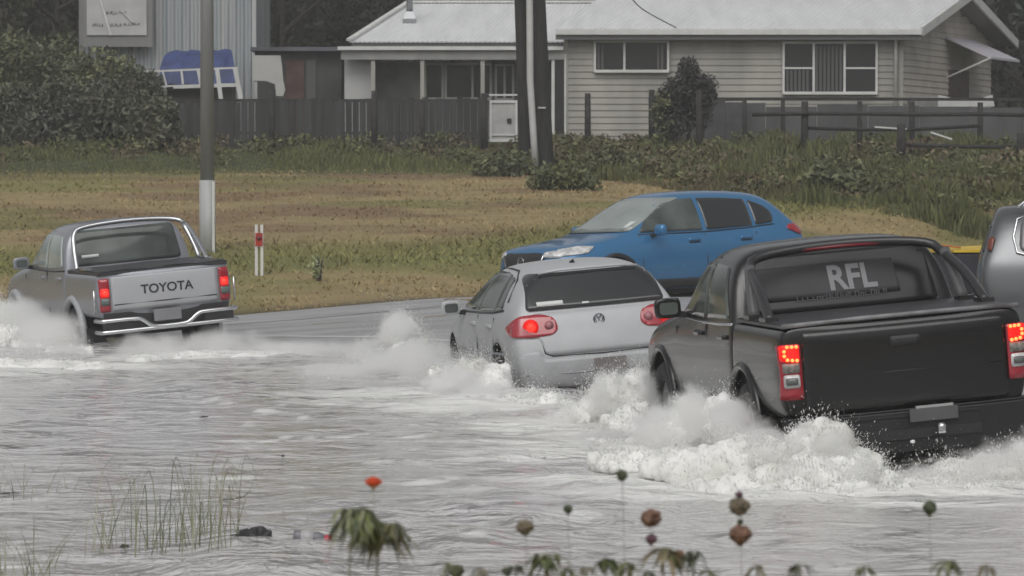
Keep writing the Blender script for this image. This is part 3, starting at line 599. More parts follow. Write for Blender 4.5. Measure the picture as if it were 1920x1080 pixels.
# far wood closing the view behind the yards
cs = [(x, 132+rng.random()*8, 2+rng.random()*14) for x in np.arange(-26, 27, 1.0) for _ in range(5)]
v, f, c_ = leaves(60000, cs, 2.6, .30, [(.038,.038,.026),(.030,.030,.025),(.046,.044,.032)], 1.0)
o = np_obj('far_woods', v, f, M_leaf, col=c_); tag(o, kind='stuff')
mb = MB(); vs = []; 
for i in range(41):
    x = -30+1.5*i; vs += [(x, 143+2*math.sin(i), 3), (x, 146, 17+2*math.sin(i*1.3))]
mb.add(vs, [(2*i, 2*i+2, 2*i+3, 2*i+1) for i in range(40)]); o = mb.build('hill', mat('wooded_hill', (.030,.030,.024), .9, var=.5, vscale=.5)); tag(o, kind='structure')
def shrub(name, px, d, h, r, label, cols, n=2500, size=.09, grp=None, z_lift=0, low=0, narrow=False, cat='shrub'):
    x = (px-960)/FPX*d; z0 = zat(x, d); t = thing(name, label, cat, (x, d, z0), grp)
    sm = MB(); 
    for k in range(4): a = k*1.57; sm.tube([(0,0,-.1),(math.cos(a)*r*.2, math.sin(a)*r*.2, h*.5),(math.cos(a)*r*.4, math.sin(a)*r*.4, h*.8)], [.035,.01], 5)
    sm.build('stem', M_bark, t)
    cs = []
    for k in range(16):
        u = rng.random(); a = rng.random()*6.28; rr = r*(.9 if not narrow else .6)*math.sin(math.pi*(.15+.8*u))*rng.random()**.5; cs.append((math.cos(a)*rr, math.sin(a)*rr, h*(low+(1-low)*u*.9)))
    v, f, c_ = leaves(n, cs, r*(1.0 if narrow else .45), size, cols, 1.2 if narrow else .9); np_obj('foliage', v, f, M_leaf, t, col=c_); return t
SG = [(.115,.126,.064),(.135,.142,.070),(.095,.105,.060)]; DK = [(.090,.096,.064),(.078,.083,.062),(.102,.105,.070)]; DG = [(.05,.05,.048),(.040,.040,.040)]
for k, (px, d, h, r, lb, cl) in enumerate([
  (25,92,2.5,1.5,'tall olive bush at the far left of the dark fence',SG),(95,93,2.7,1.4,'dense bush left of the sign board, tallest of the yard bushes',SG),(185,91,2.2,1.3,'round bush below the sign board',SG),
  (262,90.4,1.75,.9,'low bush covering the left end of the white rail',DK),(210,86-.9,1.4,1.2,'dark bush leaning over the fence below the rail frame',DK),(130,84.8,1.4,1.2,'dark bush in front of the fence near the left corner',DK),
  (40,84.6,1.3,1.2,'dark bush filling the lower left fence',DK),(300,84.4,1.0,.8,'dark bush just left of the lamp pole',DK)]):
    shrub('bush', px, d, h, r, lb, cl, n=6500, size=.07, grp='bushes along the left fence')
shrub('narrow_shrub', 1266, 83.6, 1.55, .36, 'left spire of the narrow dark shrub before the wall', DG, n=3600, size=.045, low=.35, narrow=True, grp='narrow dark shrubs on the post')
shrub('narrow_shrub', 1291, 83.8, 2.1, .26, 'tallest spire of the narrow dark shrub before the wall', DG, n=3600, size=.04, low=.35, narrow=True, grp='narrow dark shrubs on the post')
shrub('narrow_shrub', 1316, 83.7, 1.95, .26, 'right spire of the narrow dark shrub before the wall', DG, n=3600, size=.04, low=.35, narrow=True, grp='narrow dark shrubs on the post')
shrub('bush', 1246, 83.5, 1.3, .25, 'small olive bush at the foot of the narrow shrub', SG, n=900, size=.06, low=.4, narrow=True)
shrub('bush', 1050, 72.5, .34, .7, 'low green bush at the foot of the twin poles', [(.12,.13,.055),(.10,.115,.055)], n=3000, size=.055)
shrub('bush', 950, 76.5, .3, .6, 'low dark green bush left of the pole foot', SG, n=2200, size=.07)
shrub('bush', 1140, 76.5, .5, .8, 'spreading grey green bush right of the pole foot', [(.11,.118,.06),(.12,.12,.06)], n=3000, size=.055)
shrub('bush', 1575, 71.5, .55, .7, 'dark weed mound at the top of the gravel behind the blue car', SG, n=2600, size=.08)

# ------------------------------------------------------------------ weeds and grass (uncountable)
def blades(name, xs_, ys_, h, wd, cols, m, lean=.5, lift=0):
    n = len(xs_); zz = zg(xs_, ys_)-.03+lift; a = rng.random(n)*6.283; hh = h*(.45+.9*rng.random(n)); ww = wd*(.6+.8*rng.random(n)); ln = lean*hh*rng.random(n)
    dx, dy = np.cos(a), np.sin(a); b = rng.random(n)*6.283; lx, ly = np.cos(b)*ln, np.sin(b)*ln
    v = np.stack([np.stack([xs_-dx*ww, ys_-dy*ww, zz], -1), np.stack([xs_+dx*ww, ys_+dy*ww, zz], -1), np.stack([xs_+lx*.4+dx*ww*.6, ys_+ly*.4+dy*ww*.6, zz+hh*.6], -1), np.stack([xs_+lx, ys_+ly, zz+hh], -1)], 1).reshape(-1, 3)
    f = np.arange(4*n).reshape(n, 4); cols = np.repeat(cols, 4, 0)
    return np_obj(name, v, f, m, col=cols)
M_blade = mat('grass_blades', (.1,.1,.05), .8, attr=True)
n = 70000; x_ = rng.uniform(-12, 12.5, n); y_ = rng.uniform(77.2, 88.5, n); hgt = .06+.42*sstep(.35,.75,fbm(x_*.5, y_*.4))*sstep(77, 80, y_)*(.55+.45*sstep(0,3,x_))
cmix = fbm(x_*.45+7, y_*.5+3)[:, None]; warm = (sstep(.52, .62, fbm(x_*.30+33, y_*.3))*sstep(-3, 1, x_)*sstep(6, 3, x_))[:, None]
cl = np.array([.095,.108,.040])*(1-cmix)+np.array([.140,.150,.056])*cmix; cl = cl*(1-warm)+np.array([.130,.088,.055])*warm; cl = cl*(.72+.55*rng.random((n, 1)))
o = blades('weeds', x_, y_, hgt, .028, cl, M_blade); tag(o, kind='stuff')
# right hand weeds reach further down the bank
n = 62000; x_ = rng.uniform(1.2, 12, n); y_ = 65+rng.random(n)*13; keep = y_ > np.interp(x_, [1, 5, 8, 12], [76, 68.2, 66.2, 65.5])+1.5*fbm(x_, y_); x_, y_ = x_[keep], y_[keep]; n = len(x_)
cmix = fbm(x_*.5+7, y_*.5+3)[:, None]; br = sstep(.50,.62,fbm(x_*.4+20, y_*.35+9))[:, None]; cl = ((np.array([.090,.102,.034])*(1-cmix)+np.array([.130,.138,.050])*cmix)*(1-.6*br)+np.array([.125,.095,.055])*.6*br)*(.75+.5*rng.random((n, 1)))
o = blades('weeds', x_, y_, .06+.34*sstep(.3,.75,fbm(x_*.9, y_*.7)), .034, cl, M_blade); tag(o, kind='stuff')
# broad leaved weeds among the blades
cs = []
for k in range(420):
    x = rng.uniform(-11, 12)
    if x < 0 and rng.random() < .75: continue
    x = x; y = rng.uniform(78, 87) if x < 2 else rng.uniform(np.interp(x, [1, 5, 8, 12], [77, 69.5, 67.5, 67]), 86); cs.append((x, y, zat(x, y)+.12+.12*rng.random()))
v, f, c_ = leaves(24000, cs, .42, .055, [(.105,.115,.045),(.13,.135,.060),(.085,.090,.042),(.135,.105,.065)], .5)
o = np_obj('weeds', v, f, M_leaf, col=c_); tag(o, kind='stuff')
# mown dry bank
n = 60000; x_ = rng.uniform(-12, 12, n); e_ = np.interp(x_, FE[:, 0], FE[:, 1]); y_ = e_+.1+(78-e_)*rng.random(n)**1.2; y_ = np.maximum(y_, e_+.1)
n1 = fbm(x_*.35+3, y_*.9)[:, None]; n3 = fbm(x_*.22+40, y_*.45+7)[:, None]; gb = (sstep(3.9, 5.2, y_-e_)*sstep(10.5, 7, y_-e_))[:, None]*.7
cl = np.array([.33,.255,.125])*(1-sstep(.42,.62,n1))+np.array([.245,.165,.088])*sstep(.42,.62,n1); gw = np.maximum(sstep(.5,.66,n3)*.6, gb); cl = cl*(1-gw)+np.array([.155,.175,.045])*gw; cl = cl*(.85+.4*rng.random((n, 1)))
o = blades('grass', x_, y_, .03+.07*fbm(x_*1.2, y_*1.2)+.05*gb[:, 0], .026, cl, M_blade, lean=1.2); tag(o, kind='stuff')
for (px, py, lb) in ((1357,285,'small white scrap caught high in the weeds'), (1352,314,'small white scrap lying low in the weeds'), (1070,382,'flat pale stone on the bank above the blue car bonnet')):
    d = 81 if py < 320 else 72; p = W(px, py, d); bm = bmesh.new(); bmesh.ops.create_icosphere(bm, subdivisions=2, radius=.07)
    for v_ in bm.verts: v_.co *= 1+.35*noise.noise(v_.co*12+Vector((px,0,0))); v_.co.z *= .5; v_.co.x *= 1.6
    o = bm_obj('litter_scrap' if py < 320 else 'stone', bm, M['white']); o.location = p; tag(o, lb, 'litter' if py < 320 else 'stone')
p = W(598,478,56); shrub('weed_plant', 598, 56.4, .42, .16, 'pale green leafy weed growing on the verge right of the marker post', [(.34,.38,.20),(.28,.32,.17)], n=160, size=.035, low=.1)
# ------------------------------------------------------------------ vehicles (local: +y forward, x right, z up, rear face near y=0)
def dirty_paint(name, col, metal=.55, rough=.28, dirt=(.16,.155,.14), dz=.75, coat=.6):
    m = mat(name, col, rough, metal, coat=coat); n = m.node_tree; b = n.nodes['Principled BSDF']
    tc = n.nodes.new('ShaderNodeTexCoord'); sx = n.nodes.new('ShaderNodeSeparateXYZ'); n.links.new(tc.outputs['Object'], sx.inputs[0])
    nz = n.nodes.new('ShaderNodeTexNoise'); nz.inputs['Scale'].default_value = 3.5; nz.inputs['Detail'].default_value = 7; n.links.new(tc.outputs['Object'], nz.inputs['Vector'])
    mr = n.nodes.new('ShaderNodeMapRange'); mr.inputs[1].default_value = dz; mr.inputs[2].default_value = .2; mr.inputs[3].default_value = 0; mr.inputs[4].default_value = .9; n.links.new(sx.outputs[2], mr.inputs[0])
    mu = n.nodes.new('ShaderNodeMath'); mu.operation = 'MULTIPLY'; n.links.new(mr.outputs[0], mu.inputs[0]); n.links.new(nz.outputs[0], mu.inputs[1])
    mx = n.nodes.new('ShaderNodeMix'); mx.data_type = 'RGBA'; mx.inputs[6].default_value = (*col, 1); mx.inputs[7].default_value = (*dirt, 1); n.links.new(mu.outputs[0], mx.inputs[0]); n.links.new(mx.outputs[2], b.inputs['Base Color'])
    bd = n.nodes.new('ShaderNodeTexNoise'); bd.inputs['Scale'].default_value = 55; bd.inputs['Detail'].default_value = 4; n.links.new(tc.outputs['Object'], bd.inputs['Vector']); bb_ = n.nodes.new('ShaderNodeBump'); bb_.inputs['Strength'].default_value = .18; bb_.inputs['Distance'].default_value = .006; n.links.new(bd.outputs[0], bb_.inputs['Height']); n.links.new(bb_.outputs[0], b.inputs['Normal'])
    r2 = n.nodes.new('ShaderNodeMapRange'); r2.inputs[3].default_value = rough; r2.inputs[4].default_value = .6; n.links.new(mu.outputs[0], r2.inputs[0]); n.links.new(r2.outputs[0], b.inputs['Roughness'])
    return m
M['black_paint'] = dirty_paint('black_paint', (.004,.004,.005), .0, .22, dirt=(.018,.017,.017), coat=.25)
M['silver_paint'] = dirty_paint('silver_paint', (.45,.46,.475), .08, .40, dirt=(.13,.13,.128), dz=1.25, coat=0)  # dirt, carried high to also darken the tail below the sky-bright roof
M['grey_silver'] = dirty_paint('grey_silver_paint', (.27,.28,.31), .4, .34, dirt=(.18,.18,.17))
M['blue_paint'] = dirty_paint('blue_paint', (.04,.175,.36), .3, .22, dirt=(.06,.09,.14))
M['suv_paint'] = dirty_paint('grey_suv_paint', (.12,.125,.13), .6, .26, dirt=(.12,.12,.12))
M['arch'] = mat('wheel_arch_liner', (.012,.012,.012), .9)
M['tonneau'] = mat('soft_vinyl_cover', (.028,.028,.032), .42, var=.2, bump=.3, bscale=6)

def loft(stations, name, m, parent, cuts=(), sub=2):
    """stations front to back order by y ascending; each: (rows[6] of (w,y,z), z6, z7)"""
    vs = []; NS = len(stations)
    def ring(st):
        rows, z6, z7 = st; r0, r5 = rows[0], rows[5]
        half = [(0, r0[1], r0[2]), (r0[0]*.5, r0[1], r0[2])]+[tuple(r) for r in rows]+[(r5[0]*.5, r5[1], z6)]
        pts = [(x, y, z) for x, y, z in half]+[(0, r5[1], z7)]+[(-x, y, z) for x, y, z in half[:0:-1]]
        return pts                                                  # 10 right incl. both centres, 8 left
    rings = [ring(s) for s in stations]; n = len(rings[0])
    for r_ in rings: vs += r_
    fs = []
    for i in range(NS-1):
        for k in range(n): l = (k+1) % n; fs.append((i*n+k, i*n+l, (i+1)*n+l, (i+1)*n+k))
    # ring index: 0 bc,1 b1,2..7 r0..r5,8 r6,9 top, 10 r6L, 11..16 r5L..r0L, 17 b1L
    def cap(i, bulge):
        base = i*n; rows, z6, z7 = stations[i]; g = []
        g.append([base+16, base+17, base+0, base+1, base+2])
        for r_ in range(1, 5):
            R_ = base+2+r_; L_ = base+16-r_; w_, y_, z_ = rows[r_]; row = [L_]
            for fx, bb in ((-.5, .8), (0, 1), (.5, .8)): vs.append((w_*fx, y_+bulge*bb, z_)); row.append(len(vs)-1)
            row.append(R_); g.append(row)
        g.append([base+11, base+10, base+9, base+8, base+7])
        for a in range(5):
            for b_ in range(4): q = (g[a][b_], g[a][b_+1], g[a+1][b_+1], g[a+1][b_]); fs.append(q)
    cap(0, -.05 if stations[0][0][2][0] > .5 else 0); cap(NS-1, .06)
    me = bpy.data.meshes.new(name); me.from_pydata(vs, [], fs); bm = bmesh.new(); bm.from_mesh(me); bmesh.ops.recalc_face_normals(bm, faces=bm.faces); bm.to_mesh(me); bm.free()
    me.materials.append(m); me.materials.append(M['arch']); o = bpy.data.objects.new(name, me); COL.objects.link(o)
    s_ = o.modifiers.new('s', 'SUBSURF'); s_.levels = sub; s_.render_levels = sub
    full = evaluated_mesh(o); bvh = BVHTree.FromPolygons([v.co.copy() for v in full.vertices], [tuple(p.vertices) for p in full.polygons])
    o.modifiers.clear(); o.data = full
    for (yc, zc, rad, xin) in cuts:
        for sg in (-1, 1):
            cb = MB(); cb.lathe([(0,0),(rad,0),(rad,.9),(0,.9)], 40, Matrix.Translation((sg*xin, yc, zc))@Matrix.Rotation(R(90)*sg, 4, 'Y'), smooth=False); c_ = cb.build('cut', M['arch'])
            bmo = o.modifiers.new('b', 'BOOLEAN'); bmo.operation = 'DIFFERENCE'; bmo.object = c_; bmo.solver = 'EXACT'
            try: bmo.material_mode = 'TRANSFER'
            except Exception: pass
            me2 = evaluated_mesh(o); o.modifiers.clear(); o.data = me2; bpy.data.objects.remove(c_)
    for p in o.data.polygons: p.use_smooth = True
    try: o.data.shade_auto_smooth if False else None
    except Exception: pass
    o.parent = parent; return o, bvh

def rounded(poly, r, seg=4):
    out = []; n = len(poly)
    for i in range(n):
        p0, p1, p2 = Vector(poly[i-1]), Vector(poly[i]), Vector(poly[(i+1) % n]); a = (p0-p1); b = (p2-p1); rr = min(r, a.length*.45, b.length*.45)
        a = p1+a.normalized()*rr; b = p1+b.normalized()*rr
        for k in range(seg+1): t = k/seg; out.append(tuple(a*(1-t)**2+p1*2*t*(1-t)+b*t*t))
    return out
AX = {'L': (lambda u, v: Vector((-3, u, v)), Vector((1,0,0))), 'R': (lambda u, v: Vector((3, u, v)), Vector((-1,0,0))),
      'B': (lambda u, v: Vector((u, -3, v)), Vector((0,1,0))), 'F': (lambda u, v: Vector((u, 9, v)), Vector((0,-1,0))), 'T': (lambda u, v: Vector((u, v, 4)), Vector((0,0,-1)))}
def patch(bvh, side, poly, m, name, parent, off=.012, thick=.02, r=.03, cell=.045):
    """thin panel cut to a 2D outline and laid on the body surface"""
    poly = rounded(poly, r) if r else poly
    bm = bmesh.new(); f = bm.faces.new([bm.verts.new((u, v, 0)) for u, v in poly])
    us = [p[0] for p in poly]; vs = [p[1] for p in poly]
    for ax, lo, hi in ((0, min(us), max(us)), (1, min(vs), max(vs))):
        k = lo+cell
        while k < hi-cell*.3:
            co = [0,0,0]; no = [0,0,0]; co[ax] = k; no[ax] = 1
            bmesh.ops.bisect_plane(bm, geom=bm.verts[:]+bm.edges[:]+bm.faces[:], dist=1e-5, plane_co=co, plane_no=no); k += cell
    org, d = AX[side]; lastn = -d; bad = []
    for v in bm.verts:
        hit, nn, _, _ = bvh.ray_cast(org(v.co.x, v.co.y), d)
        if hit is None or (side in 'LR' and abs(hit.x) < .42): bad.append(v); continue
        if nn.dot(d) > 0: nn = -nn
        v.co = hit+nn*off
    if bad: bmesh.ops.delete(bm, geom=bad, context='VERTS')
    bmesh.ops.recalc_face_normals(bm, faces=bm.faces)
    if bm.faces:
        bm.faces.ensure_lookup_table(); s_ = sum((fc.normal for fc in bm.faces), Vector())
        if s_.dot(d) > 0: bmesh.ops.reverse_faces(bm, faces=bm.faces)
        rim = [e for e in bm.edges if e.is_boundary]; ex = bmesh.ops.extrude_edge_only(bm, edges=rim)
        for v in [g for g in ex['geom'] if isinstance(g, bmesh.types.BMVert)]: v.co += d*thick
    for fc in bm.faces: fc.smooth = True
    return bm_obj(name, bm, m, parent)
def hit(bvh, side, u, v, off=0):
    org, d = AX[side]; h, nn, _, _ = bvh.ray_cast(org(u, v), d)
    return h+(-d)*off
def wheel(parent, x, y, z, rad, wd, rimr, m=None, nspoke=6):
    sg = 1 if x > 0 else -1; T = Matrix.Translation((x, y, z))@Matrix.Rotation(R(90)*sg, 4, 'Y')
    mb = MB(); h = wd/2; mb.lathe([(rimr,-h*.7),(rimr+.01,-h*.95),(rad*.93,-h),(rad,-h*.7),(rad+.004,-h*.2),(rad,0),(rad+.004,h*.2),(rad,h*.7),(rad*.93,h),(rimr+.01,h*.95),(rimr,h*.7),(rimr,-h*.7)], 36, T)
    wo = mb.build('wheel', M['rubber'], parent)
    mb = MB(); mb.lathe([(rimr*.98,-h*.6),(rimr*.98,h*.72),(rimr*.90,h*.78),(rimr*.86,h*.55),(rimr*.86,-h*.6)], 32, T)
    for k in range(nspoke):
        a = 2*math.pi*k/nspoke; c, s = math.cos(a), math.sin(a); T2 = T@Matrix.Rotation(a, 4, 'Z'); mb.box((.03,-.035,h*.45), (rimr*.9,.035,h*.7), T2)
    mb.lathe([(0,h*.72),(.07,h*.72),(.08,h*.45),(0,h*.45)], 16, T); mb.build('rim', m or M['alloy'], wo); return wo
def mirror_unit(parent, x, y, z, m, glassm=None, s=1.0):
    sg = 1 if x > 0 else -1
    bm = bmesh.new(); bmesh.ops.create_icosphere(bm, subdivisions=3, radius=.12*s)
    for v in bm.verts:
        n_ = v.co.normalized(); k_ = 1/max(abs(n_.x), abs(n_.z), .75)**.75; v.co *= k_*.84; v.co.x *= 1.05; v.co.y *= .62; v.co.z *= .80
        if v.co.y < -.03*s: v.co.y = -.03*s
        v.co += Vector((x, y, z))
    for f in bm.faces: f.smooth = True
    o = bm_obj('side_mirror', bm, m, parent)
    mb = MB(); mb.bar((x-sg*.07*s, y+.01, z-.05*s), (x-sg*.20*s, y+.03, z-.08*s), .05*s); mb.build('mirror_arm', M['dark'], o)
    mb = MB(); pl = rounded([(x-.07*s, z-.05*s),(x+.075*s, z-.05*s),(x+.078*s, z+.045*s),(x-.07*s, z+.045*s)], .03); mb.prism(pl, y-.034*s, y-.040*s); mb.build('mirror_glass', glassm or M['glass_mid'], o)
    return o
def ribtube(bvh, side, pts, rad, m, name, parent, off=.004):
    q = [hit(bvh, side, u, v, off) for u, v in pts]; mb = MB(); mb.tube(q, rad, 6); return mb.build(name, m, parent)
def letters_on(bvh, side, s, u, v, size, m, parent, bold=0, off=.012, wide=1.0):
    """lettering laid over a near flat panel, seen from behind the car"""
    me = text_mesh(s, size, .002, bold=bold); org, d = AX[side]
    for vt in me.vertices:
        x, z = vt.co.x*wide, vt.co.y; h, nn, _, _ = bvh.ray_cast(org(u+x, v+z), d)
        if h is None: h = Vector((u+x, 0, v+z))
        vt.co = h-d*(off+vt.co.z)
    me.materials.clear(); me.materials.append(m); o = bpy.data.objects.new('lettering', me); COL.objects.link(o); o.parent = parent; return o
def place(root, anchor, px, py, d, heading, roll, pitch=0):
    """heading to the left of straight ahead; roll lifts the right side; puts local anchor under the photo pixel at distance d"""
    rot = Matrix.Rotation(R(heading), 4, 'Z')@Matrix.Rotation(R(pitch), 4, 'X')@Matrix.Rotation(R(-roll), 4, 'Y')
    loc = P(px, py, d)-(rot@Vector(anchor)); root.matrix_world = Matrix.Translation(loc)@rot
def mk(root_name, label, cat, group=None): return thing(root_name, label, cat, group=group)
def S(y, w, z, top, dy=(0,)*6): return ([(w[i], y+dy[i], z[i]) for i in range(6)], top[0], top[1])

def pickup(name, label, w, hz_, Lb, L, paint, cfg):
    """double cab pickup; w half width, Lb bed length"""
    t = mk(name, label, 'pickup truck'); W_ = w; zr = cfg['rail']; roof = cfg['roof']; gap = .03; zt = cfg.get('zlow', .42)
    # bed
    zs = [zt+.12, zt+.16, .80, zr-.16, zr-.05, zr]
    def bst(y, k, dy=(0,)*6): return S(y, [W_*.90*k, W_*.955*k, W_*k, W_*.985*k, W_*.965*k, W_*.93*k], zs, (zr+.005, zr+.008), dy)
    wr = cfg['wr']; cuts = [(cfg['ya'], wr[0]+.03, wr[0]+.075, W_-.27)]
    bed, bb = loft([bst(0,.97), bst(.03,.985), bst(.12,1), bst(.5,1), bst(Lb*.5,1), bst(Lb-.15,1), bst(Lb-.03,1), bst(Lb,.985)], 'bed', paint, t, cuts)
    # cab
    y0 = Lb+gap; yc = cfg['yc']                     # yc: windscreen foot
    bl = cfg['belt']
    zz = lambda b5, lo=zt: [lo, lo+.05, .78, bl-.14, bl, b5]
    ww = lambda k, w4, w5: [W_*.88*k, W_*.94*k, W_*.985*k, W_*.975*k, w4, w5]
    rk = cfg.get('rake', .12); cr = W_*.865
    st = [S(y0, ww(.97, W_*.93, cr*.97), zz(roof-.10), (roof-.07, roof-.06), (0,0,0,0,0,rk)),
          S(y0+.05, ww(1, W_*.95, cr), zz(roof-.045), (roof-.03, roof-.02), (0,0,0,0,0,rk)),
          S(y0+.30, ww(1, W_*.95, cr), zz(roof-.02), (roof+.0, roof+.01), (0,0,0,0,0,.08)),
          S(y0+.95, ww(1, W_*.95, cr), zz(roof-.02), (roof+.01, roof+.02)),
          S(y0+1.45, ww(1, W_*.93, cr*.98), zz(roof-.06), (roof-.02, roof-.01)),
          S(yc, ww(1, W_*.94, W_*.80), zz(bl+.05), (bl+.09, bl+.10)),
          S(yc+.12, ww(1, W_*.94, W_*.80), zz(bl+.01), (bl+.055, bl+.065)),
          S(yc+.7, ww(1, W_*.92, W_*.76), [zt, zt+.05, .78, bl-.17, bl-.06, bl-.03], (bl+.02, bl+.03)),
          S(L-.28, ww(.98, W_*.86, W_*.70), [zt, zt+.05, .72, bl-.24, bl-.14, bl-.10], (bl-.06, bl-.05)),
          S(L-.06, ww(.90, W_*.74, W_*.60), [zt+.04, zt+.08, .68, bl-.32, bl-.24, bl-.19], (bl-.17, bl-.165)),
          S(L, ww(.82, W_*.68, W_*.55), [zt+.08, zt+.12, .66, bl-.36, bl-.30, bl-.26], (bl-.25, bl-.25))]
    cab, cb = loft(st, 'body', paint, t, [(cfg['yf'], wr[0]+.03, wr[0]+.08, W_-.30)])
    # chassis below
    mb = MB(); mb.box((-.45,.2,zt-.08), (.45,L-.5,zt+.1)); mb.box((-.75, cfg['ya']-.05, wr[0]-.06), (.75, cfg['ya']+.05, wr[0]+.06)); mb.build('chassis', M['dark'], t)
    for sx in (-1, 1):
        wheel(t, sx*(W_-.15), cfg['ya'], wr[0], wr[0], .26, wr[1]); wheel(t, sx*(W_-.15), cfg['yf'], wr[0], wr[0], .26, wr[1])
    # side windows
    yA = y0+.12; yB = y0+.93; rt = roof-.13
    for sd in ('L', 'R'):
        dr = patch(cb, sd, [(yA+.02, bl+.04),(yB-.05, bl+.02),(yB-.05, rt),(yA+rk*.9+.08, rt-.02)], cfg['sideglass'], 'side_window', t, r=.05)
        patch(cb, sd, [(yB+.03, bl+.02),(yc-.10, bl+.03),(yB+.62, rt-.05),(yB+.55, rt),(yB+.03, rt)], cfg['sideglass'], 'side_window', t, r=.04)
        ribtube(cb, sd, [(yB-.01, zt+.15),(yB-.01, bl-.05),(yB-.01, rt+.05)], .009, M['dark'], 'door_seam', t)
        ribtube(cb, sd, [(yc-.02, zt+.15),(yc+.0, bl-.08)], .009, M['dark'], 'door_seam', t)
        ribtube(cb, sd, [(y0+.06, bl+.0),(y0+.5, bl-.012),(yB, bl-.015),(yc-.1, bl+.0)], .011, cfg.get('beltstrip', M['dark']), 'belt_strip', t)
        for yh in (y0+.20, yB+.14): patch(cb, sd, [(yh, bl-.12),(yh+.2, bl-.12),(yh+.2, bl-.085),(yh, bl-.085)], cfg.get('handle', paint), 'door_handle', t, off=.03, thick=.03, r=.012)
    for sx in (-1, 1): mirror_unit(t, sx*(W_*.94+.14), yc-.28, bl+.08, cfg['mirror'], s=1.0)
    # rear window, windscreen
    patch(cb, 'B', [(-W_*.80, bl+.04),(W_*.80, bl+.04),(W_*.74, roof-.09),(-W_*.74, roof-.09)], cfg['rearglass'], 'rear_window', t, r=.06)
    patch(cb, 'F', [(-W_*.80, bl+.10),(W_*.80, bl+.10),(W_*.68, roof-.08),(-W_*.68, roof-.08)], M['glass'], 'windscreen', t, r=.05, cell=.1)
    # headlights + grille (seen only from another position)
    for sx in (-1, 1): patch(cb, 'F', [(sx*W_*.45, bl-.42),(sx*W_*.80, bl-.38),(sx*W_*.78, bl-.24),(sx*W_*.48, bl-.30)], M['clearlens'], 'headlight', t)
    patch(cb, 'F', [(-W_*.40, bl-.50),(W_*.40, bl-.50),(W_*.42, bl-.30),(-W_*.42, bl-.30)], M['dark'], 'grille', t)
    return t, bed, bb, cab, cb

